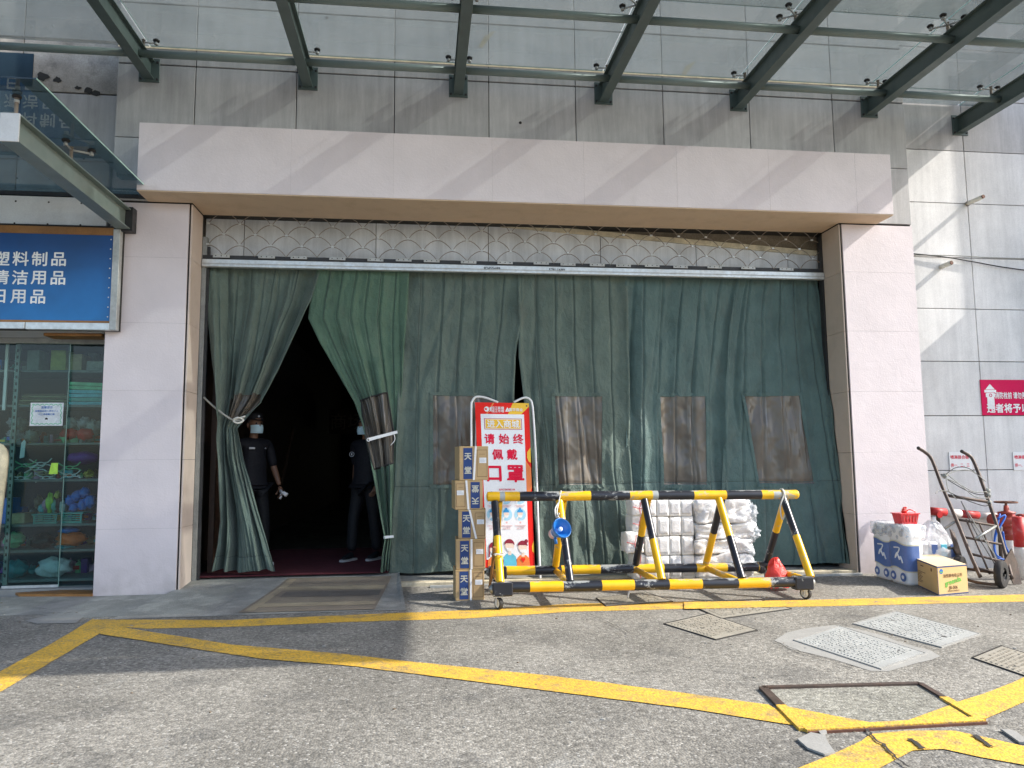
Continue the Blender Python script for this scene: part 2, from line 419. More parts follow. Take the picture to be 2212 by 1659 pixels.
    def poly(s, pts, thick=None, m=0):   # flat polygon, optional extrusion vector
        pts = [Vector(p) for p in pts]; tri = tessellate_polygon([pts]); b = len(s.v); s.v += pts; k = len(pts)
        for t in tri: s.f.append(tuple(b+i for i in t)); s.m.append(m)
        if thick is not None:
            th = Vector(thick); s.v += [p+th for p in pts]
            for t in tri: s.f.append(tuple(b+k+i for i in reversed(t))); s.m.append(m)
            for i in range(k): j = (i+1) % k; s.f.append((b+i, b+j, b+k+j, b+k+i)); s.m.append(m)
        return s
    def xf(s, fn): s.v = [Vector(fn(p)) for p in s.v]; return s
    def build(s, name, mats, parent=None, smooth=False):
        if isinstance(mats, str): mats = [mats]
        if parent is None:
            xs = [p.x for p in s.v]; ys = [p.y for p in s.v]; o = Vector(((min(xs)+max(xs))/2, (min(ys)+max(ys))/2, min(p.z for p in s.v)))
        else: o = org(parent)
        me = bpy.data.meshes.new(name); me.from_pydata([tuple(p-o) for p in s.v], [], s.f)
        for q in mats: me.materials.append(M[q])
        if len(mats) > 1: me.polygons.foreach_set('material_index', s.m)
        bm = bmesh.new(); bm.from_mesh(me); bmesh.ops.recalc_face_normals(bm, faces=bm.faces); bm.to_mesh(me); bm.free()
        if smooth: me.shade_smooth() if smooth is True else me.set_sharp_from_angle(angle=smooth)
        if smooth is not True and smooth: pass
        ob = bpy.data.objects.new(name, me); COL.objects.link(ob)
        if parent is None: ob.location = o
        else: ob.parent = parent
        return ob
def org(o):
    l = Vector(o.location)
    while o.parent: o = o.parent; l += Vector(o.location)
    return l
def thing(name, label, cat, loc=(0, 0, 0), group=None):
    o = bpy.data.objects.new(name, None); COL.objects.link(o); o.location = loc; o.empty_display_size = .1
    o['label'] = label; o['category'] = cat
    if group: o['group'] = group
    return o
def tag(o, label, cat, group=None, kind=None):
    if label: o['label'] = label
    if cat: o['category'] = cat
    if group: o['group'] = group
    if kind: o['kind'] = kind
    return o
def struct(o): o['kind'] = 'structure'; return o
def dup(root, loc, label, group=None):
    r = root.copy(); COL.objects.link(r); r.location = loc; r['label'] = label
    if group: r['group'] = group
    for ch in list(root.children):
        c = ch.copy(); COL.objects.link(c); c.parent = r
        for g in list(ch.children):
            d = g.copy(); COL.objects.link(d); d.parent = c
    return r
_pc = {}
def panel(parent, name, m, x0, x1, y0, y1, z0, z1, c=.004, label=None):
    """one cladding piece as its own object, mesh data shared between alike pieces"""
    key = (round(x1-x0, 3), round(y1-y0, 3), round(z1-z0, 3), m, c)
    if key not in _pc:
        b = MB().box(-(x1-x0)/2, (x1-x0)/2, -(y1-y0)/2, (y1-y0)/2, -(z1-z0)/2, (z1-z0)/2, 0, c)
        me = bpy.data.meshes.new(name); me.from_pydata([tuple(p) for p in b.v], [], b.f); me.materials.append(M[m])
        bm = bmesh.new(); bm.from_mesh(me); bmesh.ops.recalc_face_normals(bm, faces=bm.faces); bm.to_mesh(me); bm.free(); _pc[key] = me
    o = bpy.data.objects.new(name, _pc[key]); COL.objects.link(o); o.parent = parent
    o.location = Vector(((x0+x1)/2, (y0+y1)/2, (z0+z1)/2))-org(parent)
    if label: o['label'] = label
    return o
_tc = bpy.data.curves.new('lettering', 'FONT'); _to = bpy.data.objects.new('lettering', _tc); COL.objects.link(_to)
def text(s, o, ux, uy, size, m, parent, bold=0., name='lettering', sx=1., align='CENTER', depth=.0012, rot=0):
    """printed lettering: flat raised print on the surface spanned by ux (right) and uy (up)"""
    _tc.body = s; _tc.size = 1.; _tc.offset = 0; _tc.align_x = align; _tc.align_y = 'CENTER'; _tc.extrude = 0
    dg = bpy.context.evaluated_depsgraph_get(); dg.update()
    me = bpy.data.meshes.new_from_object(_to.evaluated_get(dg))
    o = Vector(o); ux = Vector(ux).normalized(); uy = Vector(uy).normalized(); nn = ux.cross(uy)
    if rot: ux, uy = -ux, -uy
    b = org(parent); ys = [v.co.y for v in me.vertices]; my = (min(ys)+max(ys))/2 if ys else 0
    src = [tuple(v.co) for v in me.vertices]; pl = [tuple(p.vertices) for p in me.polygons]; bpy.data.meshes.remove(me)
    V_, F_ = [], []
    for k, (ox, oy) in enumerate([(0, 0)] if not bold else [(0, 0), (bold, 0), (-bold, 0), (0, bold), (0, -bold), (bold*.7, bold*.7), (-bold*.7, -bold*.7)]):
        q = len(V_); V_ += [tuple(o+ux*(x+ox)*size*sx+uy*(y+oy-my)*size+nn*(depth+k*.00006)-b) for x, y, _ in src]; F_ += [tuple(i+q for i in f) for f in pl]
    me = bpy.data.meshes.new(name); me.from_pydata(V_, [], F_)
    me.materials.clear(); me.materials.append(M[m]); me.name = name
    ob = bpy.data.objects.new(name, me); COL.objects.link(ob); ob.parent = parent; return ob
def smoothpts(pts, n=8):
    """Catmull-Rom through the points"""
    P = [Vector(p) for p in pts]; out = []
    for i in range(len(P)-1):
        a, b, c, d = P[max(i-1, 0)], P[i], P[i+1], P[min(i+2, len(P)-1)]
        for k in range(n):
            t = k/n; out.append(.5*((2*b)+(c-a)*t+(2*a-5*b+4*c-d)*t*t+(3*b-a-3*c+d)*t**3))
    out.append(P[-1]); return out
def interp(tab, t):
    if t <= tab[0][0]: return tab[0][1]
    for (a, b), (c, d) in zip(tab, tab[1:]):
        if t <= c: return b+(d-b)*(t-a)/(c-a)
    return tab[-1][1]

# ================================================================== GROUND
struct(MB().box(-60, 60, -70, .12, -.3, 0).build('road', 'asphalt'))
def dens(pts, step=.12, jit=.006, seed=0):
    out = []
    for i in range(len(pts)):
        a, b = pts[i], pts[(i+1) % len(pts)]; k = max(1, int((b-a).length/step))
        for j in range(k):
            p = a.lerp(b, j/k); q = NZ.noise_vector(p*7+Vector((seed, 0, 0)))*jit+NZ.noise_vector(p*25)*jit*.5; out.append(Vector((p.x+q.x, p.y+q.y, p.z)))
    return out
def gpoly(name, px, z, m, jit=.006, thick=None, parent=None, world=False):
    pts = [Vector((p[0], p[1], z)) for p in px] if world else [G(x, y, z) for x, y in px]
    return MB().poly(dens(pts, jit=jit), thick).build(name, m, parent)
# painted lines of the yellow hatched box
ZP = .002
def line(px): return struct(gpoly('road_marking', px, ZP, 'yellow_paint'))
line([(200, 1338), (500, 1339), (737, 1329), (1054, 1316), (1237, 1304), (1475, 1300), (1741, 1296), (2212, 1284), (2500, 1276), (2500, 1291), (2212, 1299), (1808, 1309), (1474, 1315), (1237, 1321), (1004, 1336), (737, 1344), (500, 1354), (317, 1358), (240, 1352)])
ZP = .0035
line([(200, 1337), (238, 1353), (215, 1368), (0, 1495), (-260, 1660), (-560, 1660), (0, 1450), (120, 1385)])
ZP = .005
line([(215, 1345), (290, 1359), (500, 1392), (737, 1412), (937, 1434), (1204, 1461), (1474, 1496), (1660, 1522), (1700, 1545), (1722, 1567), (1474, 1528), (1137, 1486), (904, 1456), (737, 1436), (567, 1423), (433, 1403), (215, 1369)])
line([(2600, 1330), (2212, 1464), (2120, 1500), (2055, 1520), (2120, 1556), (2212, 1517), (2600, 1385)])
line([(1880, 1585), (1861, 1600), (1800, 1628), (1725, 1659), (1600, 1730), (1750, 1760), (1900, 1659), (1935, 1640), (1972, 1621), (2040, 1618), (2120, 1636), (2212, 1652), (2400, 1700), (2500, 1670), (2212, 1612), (2120, 1590), (2060, 1578), (1960, 1578)])
# framed inspection cover filled with asphalt
t = thing('manhole_cover', 'large asphalt-filled steel-framed cover crossed by the yellow lines in the foreground', 'manhole cover', G(1880, 1530))
A, B, C_, D = [G(*q) for q in ((1648, 1489), (1987, 1480), (2120, 1559), (1738, 1580))]
MB().poly([Vector((p.x, p.y, .004)) for p in (A, B, C_, D)], (0, 0, -.002)).build('infill', 'asphalt_old', t)
def bar(a, b, wd, m, z0=.0, z1=.015):
    d = (b-a).normalized(); nr = Vector((-d.y, d.x, 0))*wd/2
    MB().poly([Vector((q.x, q.y, z0)) for q in (a-nr, b-nr, b+nr, a+nr)], (0, 0, z1-z0)).build('frame_bar', m, t)
bar(A, B, .035, 'rust_steel'); bar(A, A.lerp(D, .47), .045, 'rust_steel'); bar(B, B.lerp(C_, .42), .03, 'rust_steel')
bar(A.lerp(D, .475), D, .05, 'yellow_paint'); bar(B.lerp(C_, .43), C_, .045, 'yellow_paint'); bar(D, C_, .05, 'yellow_paint', 0, .0162)
dk = Vector((0, -.034, 0)); bar(D+dk, C_+dk, .012, 'rust', 0, .011)
gpoly('painted_stripe', [(1692, 1524), (1742, 1572), (1925, 1569), (1880, 1560), (1800, 1546)], .0068, 'yellow_paint', parent=t)
gpoly('painted_stripe', [(1925, 1569), (2104, 1556), (2050, 1523), (1995, 1543), (1945, 1562)], .0072, 'yellow_paint', parent=t)
# covers with raised text rows
def cover(px, label, m, rib, rows, group='manhole covers in the road', holes=((.3, .5), (.72, .45)), rim=True):
    P = [G(*q) for q in px]; cen = sum(P, Vector())/4
    t = thing('manhole_cover', label, 'manhole cover', cen, group)
    f = lambda u, v, z: Vector(((P[0].lerp(P[1], u)).lerp(P[3].lerp(P[2], u), v).x, (P[0].lerp(P[1], u)).lerp(P[3].lerp(P[2], u), v).y, z))
    MB().poly([f(0, 0, 0), f(1, 0, 0), f(1, 1, 0), f(0, 1, 0)], (0, 0, .007)).build('lid', m, t)
    rm = MB()
    for (a, b, c, d) in ((-.02, -.03, 1.02, -.015), (-.02, 1.015, 1.02, 1.03), (-.02, -.015, -.01, 1.015), (1.01, -.015, 1.02, 1.015)):
        rm.poly([f(a, b, 0), f(c, b, 0), f(c, d, 0), f(a, d, 0)], (0, 0, .008))
    rm.build('rim', 'joint_dark' if rim else 'concrete_light', t)
    rb = MB(); rnd = random.Random(len(label))
    for i in range(rows):
        v0 = .07+.86*i/rows; v1 = v0+.86/rows*.45; u = .05
        while u < .93:
            L = rnd.choice((.03, .05, .08, .13)) if rib != 'x' else .02
            if rnd.random() < .88: rb.poly([f(u, v0, .0068), f(min(.95, u+L), v0, .0068), f(min(.95, u+L), v1, .0068), f(u, v1, .0068)], (0, 0, .004))
            u += L+.018
    o = rb.build('raised_pattern', rib, t); o['kind'] = 'stuff'
    for (u, v) in holes:
        MB().lathe([(0, .0075), (.014, .0077), (.02, .0074)], f(u, v, 0), n=12).build('lifting_hole', 'joint_dark', t)
    return t
cover([(1438, 1349), (1530, 1328), (1632, 1362), (1545, 1382)], 'beige concrete cover with text rows, wholly in front of the yellow line, nearest the barrier', 'tile_cover', 'cover_rib', 13)
cover([(1500, 1311), (1640, 1297), (1706, 1316), (1558, 1337)], 'beige cover half under the yellow line by the right end of the barrier', 'tile_cover', 'cover_rib', 12, holes=((.6, .8),))
cover([(1290, 1293), (1395, 1281), (1450, 1300), (1310, 1310)], 'beige grooved cover under the middle of the barrier touching the yellow line', 'tile_cover', 'cover_rib', 12, holes=())
cover([(1848, 1349), (1938, 1323), (2112, 1370), (2030, 1398)], 'pale grey cover without a cement border, farther of the two pale covers', 'tile_cover_white', 'cover_rib_white', 20, rim=False, holes=((.45, .85), (.55, .2)))
gpoly('cement_surround', [(1672, 1383), (1700, 1366), (1745, 1357), (1800, 1350), (1850, 1358), (1905, 1372), (1950, 1390), (2010, 1404), (2033, 1418), (1985, 1432), (1920, 1450), (1880, 1449), (1800, 1424), (1710, 1402)], .002, 'concrete_light', jit=.012, parent=cover([(1720, 1385), (1815, 1355), (1995, 1412), (1900, 1445)], 'pale cover set in a rough cement border, nearer of the two pale covers', 'tile_cover_white', 'cover_rib_white', 22, rim=False, holes=((.15, .5), (.78, .85))))
cover([(2104, 1423), (2165, 1398), (2330, 1450), (2270, 1480)], 'beige ribbed cover cut off by the right edge of the photo', 'tile_cover', 'cover_rib', 12, holes=((.22, .45),))
# yellow strip painted over the two covers below the line
MB().poly([G(x, y, .0116) for x, y in [(1478, 1300), (1560, 1299), (1685, 1297.5), (1706, 1310), (1560, 1314), (1478, 1315)]]).build('road_marking', 'yellow_paint')['kind'] = 'structure'
# cracks and loose patches
def crack(px, wd):
    p = smoothpts([G(x, y, .0) for x, y in px], 6); b = MB()
    for i in range(len(p)-1):
        j = [NZ.noise(q*30)*.012 for q in (p[i], p[i+1])]; w0 = wd*(.5+.8*abs(NZ.noise(p[i]*13))); w1 = wd*(.5+.8*abs(NZ.noise(p[i+1]*13)))
        d = (p[i+1]-p[i]).normalized(); nr = Vector((-d.y, d.x, 0))
        b.face([p[i]+nr*(j[0]-w0)+Vector((0, 0, .0105)), p[i+1]+nr*(j[1]-w1)+Vector((0, 0, .0105)), p[i+1]+nr*(j[1]+w1)+Vector((0, 0, .0105)), p[i]+nr*(j[0]+w0)+Vector((0, 0, .0105))])
    struct(b.build('road_crack', 'joint_dark'))
crack([(1260, 1322), (1300, 1340), (1345, 1362), (1362, 1372)], .004)
crack([(1872, 1575), (1885, 1595), (1905, 1612), (1935, 1640), (1960, 1662)], .009)
crack([(1965, 1600), (1980, 1610), (1992, 1622)], .018)
crack([(2105, 1592), (2125, 1605), (2140, 1618)], .018)
crack([(1675, 1388), (1710, 1403), (1760, 1420), (1850, 1445)], .005)
crack([(2010, 1565), (2100, 1560), (2212, 1575)], .003)
for k, (lb, px) in enumerate([('broken chunk of pale cement at the near left corner of the large framed cover', [(1722, 1598), (1745, 1585), (1778, 1590), (1790, 1610), (1806, 1628), (1780, 1632), (1745, 1618)]), ('pale cement chunk beyond the right corner of the framed cover', [(2160, 1578), (2190, 1582), (2230, 1608), (2200, 1606)]), ('small cement flake just below the frame of the large cover', [(1762, 1582), (1785, 1580), (1790, 1586), (1770, 1589)])]):
    tag(gpoly('cement_patch', px, .003, 'concrete_light', .02, (0, 0, .009)), lb, 'cement patch')
for k, (x, y) in enumerate([(612, 1374), (1022, 1360), (1360, 1392), (860, 1434), (1742, 1312), (1240, 1556), (2040, 1499), (1760, 1340)]):
    pass
# small litter and loose chips, too many to count
b = MB(); rnd = random.Random(3)
for i in range(300):
    x = rnd.uniform(-4.5, 6); y = rnd.uniform(-5.5, -.1) if rnd.random() < .7 else rnd.uniform(-1.2, -.1)
    r = rnd.uniform(.003, .009); a = rnd.uniform(0, PI)
    b.sphere((x, y, r*.35), (r*rnd.uniform(.8, 2), r, r*.5), 5, 3, rnd.choice((0, 0, 1, 2)))
tag(b.build('grit', ['concrete_light', 'goods_brown', 'tile_cover']), 'loose grit and tiny litter scattered over the asphalt', 'grit', kind='stuff')

# concrete ramp in front of the doorway, doormat with stripes
rp = MB()
ys = [-1.13, -.9, -.45, 0, .35, .75]; zs = [.003, .010, .020, .035, .06, .085]
xs = [-2.72+i*(2.02)/10 for i in range(11)]
def rampz(y): return interp(list(zip(ys, zs)), y)
def rx(i, j):
    x0 = -2.78 if ys[j] > -.05 else -2.78-.10*(abs(ys[j])); x1 = -.68 if j > 2 else -.66+.05*(2-j)
    return x0+(x1-x0)*i/10
for j in range(len(ys)-1):
    for i in range(10):
        rp.face([(rx(i, j), ys[j]+.03*NZ.noise(Vector((i, 0, 1)))*(j == 0), zs[j]), (rx(i+1, j), ys[j]+.03*NZ.noise(Vector((i+1, 0, 1)))*(j == 0), zs[j]), (rx(i+1, j+1), ys[j+1], zs[j+1]), (rx(i, j+1), ys[j+1], zs[j+1])])
rp.face([(rx(10, j), ys[j], zs[j]) for j in range(len(ys))]+[(rx(10, len(ys)-1), ys[-1], 0), (rx(10, 0), ys[0], 0)])
struct(rp.build('pavement', 'concrete'))
gpoly('pavement', [(-4.9, -.05), (-4.9, -.78), (-3.6, -.82), (-3.1, -1.02), (-2.7, -1.0), (-2.6, -.3), (-2.7, -.02), (-2.7, .1), (-4.9, .1)], .0022, 'concrete', .03, world=True)['kind'] = 'structure'
for px in ([(60, 1340), (110, 1326), (150, 1322), (185, 1330), (165, 1346), (90, 1347)], [(70, 1310), (130, 1300), (200, 1292), (170, 1306), (110, 1318)], [(90, 1322), (160, 1312), (200, 1316), (140, 1324)]):
    struct(gpoly('cement_smear', px, .0042, 'concrete_light', .05))
t = thing('doormat', 'worn brown rubber-backed doormat with pale stripes on the ramp at the doorway', 'doormat', (-1.3, -.3, .01))
def onramp(x, y, dz): return Vector((x, y, rampz(y)+dz))
def matpiece(name, P, m, dz):
    b = MB(); k = 10
    for i in range(k):
        a, c = i/k, (i+1)/k; q = [P[0].lerp(P[3], a), P[1].lerp(P[2], a), P[1].lerp(P[2], c), P[0].lerp(P[3], c)]
        b.face([onramp(p.x, p.y, dz) for p in q])
    b.build(name, m, t)
mp = [Vector(q) for q in ((-1.93, -1.06, 0), (-.82, -1.10, 0), (-.74, .32, 0), (-1.78, .36, 0))]
matpiece('mat', mp, 'doormat', .006)
def sub(u0, u1, v0, v1):
    f = lambda u, v: mp[0].lerp(mp[1], u).lerp(mp[3].lerp(mp[2], u), v)
    return [f(u0, v0), f(u1, v0), f(u1, v1), f(u0, v1)]
matpiece('stripe', sub(.06, .98, .60, .72), 'doormat_stripe', .0085); matpiece('stripe', sub(.10, .98, .12, .22), 'doormat_stripe', .0085)
matpiece('dark_band', sub(.15, .97, .40, .56), 'doormat_dark', .0085)
matpiece('stripe', sub(.03, .10, .03, .95), 'doormat_stripe', .0095)
# sill step below the curtains
struct(MB().box(-.70, 4.2, .14, .62, -.1, .03, 0, .006).build('door_sill', 'concrete'))
struct(MB().box(-.70, 4.18, .02, .137, -.05, .038, 0, .006).build('sill_edging', 'cream_trim'))
t = thing('shutter_track', 'metal floor track strip along the sill in front of the curtains', 'floor track', (1.7, -.05, 0))
MB().box(-.35, 4.17, -.10, -.06, 0, .022, 0, .002).build('rail', 'aluminium_dull', t); MB().box(-.35, 4.17, -.05, -.015, 0, .014, 0, .002).build('channel', 'rust_steel', t)

# ================================================================== INTERIOR
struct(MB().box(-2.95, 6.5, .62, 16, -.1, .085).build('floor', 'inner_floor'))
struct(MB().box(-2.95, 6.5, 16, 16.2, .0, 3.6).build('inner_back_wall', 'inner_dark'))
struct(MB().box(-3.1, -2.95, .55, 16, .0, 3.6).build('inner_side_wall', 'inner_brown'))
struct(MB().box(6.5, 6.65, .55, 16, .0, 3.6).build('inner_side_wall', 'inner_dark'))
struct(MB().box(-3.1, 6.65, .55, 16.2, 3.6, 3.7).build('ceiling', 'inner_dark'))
struct(MB().box(-2.8, 6.4, .60, .80, 3.36, 3.6).build('inner_lintel', 'inner_dark'))
tag(MB().box(-2.72, -.78, .40, 2.65, .0855, .095, 0, .003).build('carpet', 'carpet'), 'dark maroon carpet just inside the doorway', 'carpet')
tag(MB().box(-2.66, -2.60, .66, 1.25, .095, 3.0, 0, .005).build('door_leaf', 'brown_panel'), 'dark brown folded door leaf behind the left curtain', 'door')
t = thing('wall_sign', 'distant lit shop sign deep inside the dark hall', 'sign', (0.1, 15.9, 1.8))
for q in ((-.10, .10, 1.62, 1.7), (.0, .22, 1.72, 1.76), (-.22, -.18, 1.45, 1.55), (-.12, .18, 1.45, 1.54), (.05, .28, 1.58, 1.61)):
    MB().box(-.55+q[0], -.55+q[1], 15.9, 15.93, q[2], q[3]).build('lit_letter', 'lit_sign', t)
MB().box(-.95, -.1, 15.94, 15.97, 1.35, 1.85).build('board', 'inner_dark', t)
t = thing('wall_sign', 'dim brown shop sign in the hall above the left guard', 'sign', (-2.4, 11, 2.2))
MB().box(-3.0+.3, -1.0, 11, 11.05, 1.9, 2.5).build('board', 'inner_brown', t)
text('商场百货', (-1.85, 10.99, 2.2), (1, 0, 0), (0, 0, 1), .42, 'goods_brown', t)
tag(MB().tube([Yp(634, 925, 4.6), Yp(600, 1080, 4.2)], .03, 6).build('pole', 'inner_brown'), 'dark leaning pole inside the hall behind the left guard', 'pole')
for k, (x, y, z) in enumerate([(-1.2, 5, 3.5), (-.4, 7, 3.5), (-1.4, 9, 3.5)]):
    tag(MB().box(x-.5, x+.5, y-.05, y+.05, z-.02, z+.08).build('ceiling_light', 'lit_dim'), 'faint strip light under the dark hall ceiling, number %s from the door' % ('nearest', 'middle', 'farthest')[k] if False else ('faint strip light under the dark hall ceiling, '+('nearest to the door', 'second from the door', 'farthest from the door')[k]), 'ceiling light', 'strip lights in the hall')

# ================================================================== FACADE
XL0, XL1, XR0, XR1 = -3.50, -2.73, 4.18, 5.055
ZB, ZT = 3.835, 4.517                                 # fascia
t = thing('building_wall', 'grey stone-clad wall of the building above the pink door surround', 'wall', (0, .2, ZB))
GW = t
MB().box(XL0, XR1, .03, .55, ZB+.005, 12).build('backing', 'joint_dark', t)
tx = [-3.5, -2.741, -1.735, -.732, .265, 1.21, 2.19, 3.185, 4.175, 5.055]
rows = [(ZT-.02, 5.271)]+[(5.279+.655*i, 5.271+.655*(i+1)) for i in range(10)]
for (z0, z1) in rows:
    for a, b_ in zip(tx, tx[1:]): panel(t, 'stone_panel', 'grey_stone', a+.004, b_-.004, 0, .028, z0+.003, z1-.003)
for (a, b_) in ((-3.496, -3.156), (4.634, 5.05)):
    panel(t, 'stone_panel', 'grey_stone', a, b_, -.002, .027, ZB+.01, ZT-.025)
# bird-dirt / bolt holes
for (x, y) in ((1124, 265), (706, 38), (1470+40, 60)):
    p = Yp(x, y, -.002); MB().lathe([(0, .004), (.012, .003), (.016, 0)], p, (0, -1, 0), 10).build('plug', 'joint_dark', t)
for (q, s_) in (((1045, 85), .16), ((1480, 150), .09)):
    p = Yp(*q, -.0015)
    MB().poly([p+Vector((-.06, 0, -.09)), p+Vector((-.02, 0, -.10)), p+Vector((.05, 0, .0)), p+Vector((.13, 0, .11)), p+Vector((.01, 0, .04))], (0, -.001, 0)).build('rust_stain', 'goods_tan', t)
# surround
t = thing('entrance_surround', 'pale pink rendered door surround of two pillars under a deep projecting fascia', 'door surround', (.75, 0, 0))
MB().box(XL0+.01, XL1-.012, .022, .50, -.1, ZB).build('pillar_core', 'joint_dark', t)
MB().box(XR0+.012, XR1-.01, .022, .50, -.1, ZB).build('pillar_core', 'joint_dark', t)
zl = [-.02, .617, 1.272, 1.94, 2.61, 3.27, ZB-.012]
for a, b_ in zip(zl, zl[1:]):
    panel(t, 'render_panel', 'pink_render', XL0, XL1-.028, 0, .02, a+.0015, b_-.0015, .001)
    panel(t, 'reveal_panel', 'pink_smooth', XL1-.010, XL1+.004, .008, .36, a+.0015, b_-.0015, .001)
zr = [-.02, .625, 1.285, 1.947, 2.615, 3.28, ZB-.012]
for a, b_ in zip(zr, zr[1:]):
    panel(t, 'render_panel', 'pink_render', XR0+.03, XR1, 0, .02, a+.0015, b_-.0015, .001)
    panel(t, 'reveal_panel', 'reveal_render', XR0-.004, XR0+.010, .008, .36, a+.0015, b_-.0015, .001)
MB().box(XL0+.001, XL1-.029, .0018, .0215, -.05, ZB-.012).build('joint_filler', 'joint_light', t); MB().box(XR0+.031, XR1-.001, .0018, .0215, -.05, ZB-.012).build('joint_filler', 'joint_light', t)
FY = -.307; XF0, XF1 = -3.152, 4.63
MB().box(XF0+.02, XF1-.02, FY+.022, .02, ZB+.012, ZT-.012).build('fascia_core', 'joint_dark', t)
MB().box(XF0+.001, XF1-.001, FY+.0015, FY+.021, ZB+.0125, ZT-.001).build('joint_filler', 'joint_light', t)
fx = [XF0, -1.725, -.728, .266, 1.216, 2.21, 3.227, 4.212, XF1]
for a, b_ in zip(fx, fx[1:]): panel(t, 'fascia_panel', 'pink_render', a+.001, b_-.001, FY, FY+.02, ZB+.012, ZT, .001)
MB().box(XF0, XF1, FY+.021, .0, ZT-.011, ZT-.002).build('fascia_cap', 'pink_render', t)
MB().box(XF0, XF0+.015, FY+.021, -.001, ZB+.013, ZT-.012).build('fascia_end', 'pink_render', t); MB().box(XF1-.015, XF1, FY+.021, -.001, ZB+.013, ZT-.012).build('fascia_end', 'pink_render', t)
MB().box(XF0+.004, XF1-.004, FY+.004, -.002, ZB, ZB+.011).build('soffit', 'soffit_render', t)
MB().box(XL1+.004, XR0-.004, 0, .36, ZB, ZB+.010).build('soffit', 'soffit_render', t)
# right wall, set back behind the pillar line
RY = .33
t = thing('building_wall', 'pale grey stone wall to the right of the door surround, behind the hand truck', 'wall', (6.5, RY, 0))
MB().box(5.03, 8.2, RY+.03, RY+.4, -.1, 12).build('backing', 'joint_dark', t)
zz = [-.05, .56, 1.074, 1.70, 2.333, 2.955, 3.57, 4.235, 4.885, 5.53, 6.18, 6.83, 7.48, 8.13, 8.8]
for a, b_ in zip(zz, zz[1:]):
    for c, d in ((5.035, 6.03), (6.038, 7.05), (7.058, 8.0)): panel(t, 'stone_panel', 'light_stone' if b_ < 5 else 'grey_stone', c, d, RY, RY+.028, a+.004, b_-.004, .003)
# left upper wall, set back, dirty plaster
LY = .25
t = thing('building_wall', 'stained plaster-streaked wall above the blue shop sign at the left', 'wall', (-4.6, LY, 3.5))
MB().box(-8, XL0+.01, LY+.03, LY+.4, 3.4, 12).build('backing', 'joint_dark', t)
for (a, b_, m) in ((3.6, 4.32, 'grey_stone'), (4.33, 5.045, 'grey_stone'), (5.06, 5.62, 'plaster_dirty'), (5.64, 6.3, 'grey_stone'), (6.31, 6.96, 'grey_stone'), (6.97, 7.6, 'grey_stone'), (7.61, 8.3, 'grey_stone')):
    for c, d in ((-7.5, -6.52), (-6.51, -5.52), (-5.51, -4.53), (-4.52, -3.515)): panel(t, 'stone_panel', m, c, d, LY, LY+.028, a, b_, .003)
MB().box(-5.1, -4.42, LY-.012, LY-.002, 5.10, 5.45).build('dark_cloth_patch', 'shop_inner', t)
p0 = Yp(190, 195, LY-.004)
for (dx, dz, r) in ((0, 0, .05), (-.1, .02, .03), (.08, -.03, .04), (-.45, .12, .06), (-.3, .1, .04)):
    MB().poly([p0+Vector((dx+r*math.cos(a)*random.uniform(.6, 1.4), 0, dz+r*math.sin(a)*random.uniform(.4, 1))) for a in [i*PI/5 for i in range(10)]], (0, -.003, 0)).build('tar_stain', 'joint_dark', t)

# header behind the shutter lattice
t = thing('header_wall', 'tiled header strip behind the shutter lattice, cream trim slanting over rough brown concrete', 'wall', (.8, .5, 3.3))
MB().box(XL1-.1, XR0+.1, .53, .60, 3.30, 4.05).build('rough_concrete', 'concrete_brown', t)
da, db = Yp(1100, 487, .5), Yp(1776, 549, .5)
hx = [Yp(x, 530, .5).x for x in (443, 527, 812, 1055, 1297, 1503, 1700, 1776)]
def dz(x): return 4.0 if x < da.x else da.z+(db.z-da.z)*(x-da.x)/(db.x-da.x)
for a, b_ in zip(hx, hx[1:]):
    a2, b2 = a+.004, b_-.004
    if a2 < da.x < b2: pts = [(a2, .5, 3.33), (b2, .5, 3.33), (b2, .5, dz(b2)), (da.x, .5, da.z), (da.x, .5, 4.0), (a2, .5, 4.0)]
    else: pts = [(a2, .5, 3.33), (b2, .5, 3.33), (b2, .5, dz(b2)), (a2, .5, dz(a2))]
    MB().poly(pts, (0, .025, 0)).build('wall_tile', 'header_tile', t)
MB().poly([da+Vector((-.1, -.02, -.025)), db+Vector((0, -.02, -.03)), db+Vector((0, -.02, .03)), da+Vector((-.1, -.02, .03))], (0, .04, 0)).build('trim', 'cream_trim', t)

# rolling shutter
SY = .36
t = thing('rolling_shutter', 'raised rolling grille of scalloped wire over a dented aluminium base rail', 'shutter', (.8, SY, 3.27)); SH = t
o = MB().box(XL1+.012, XR0-.012, SY-.03, SY+.03, 3.275, 3.355, 0, .004).build('base_rail', 'aluminium', t)
MB().box(XL1+.012, XR0-.012, SY-.034, SY-.031, 3.302, 3.312).build('groove', 'aluminium_dull', o)
MB().box(XL1+.012, XR0-.012, SY+.0, SY+.05, 3.356, 3.405).build('dark_channel', 'black_metal', t)
for x0, s_ in ((1063, '82455689'), (1203, '57811680')):
    p = Yp(x0, 588, SY-.034); text(s_, (p.x, SY-.0305, 3.318), (1, 0, 0), (0, 0, 1), .045, 'ink_black', t, .02)
x = XL1+.12; rnd = random.Random(5)
while x < XR0-.2:
    L = .17; z = 3.372+rnd.uniform(-.003, .006)
    b = MB().box(x, x+L, SY-.022, SY-.017, z, z+.035, 0, .002)
    o = b.build('bracket_plate', 'aluminium_dull', t)
    bb = MB()
    for q in (.03, .085, .14): bb.lathe([(0, .003), (.006, .002), (.006, 0)], (x+q, SY-.022, z+.018), (0, -1, 0), 8)
    bb.build('rivets', 'joint_dark', o)
    x += rnd.choice((.33, .40, .46, .30))
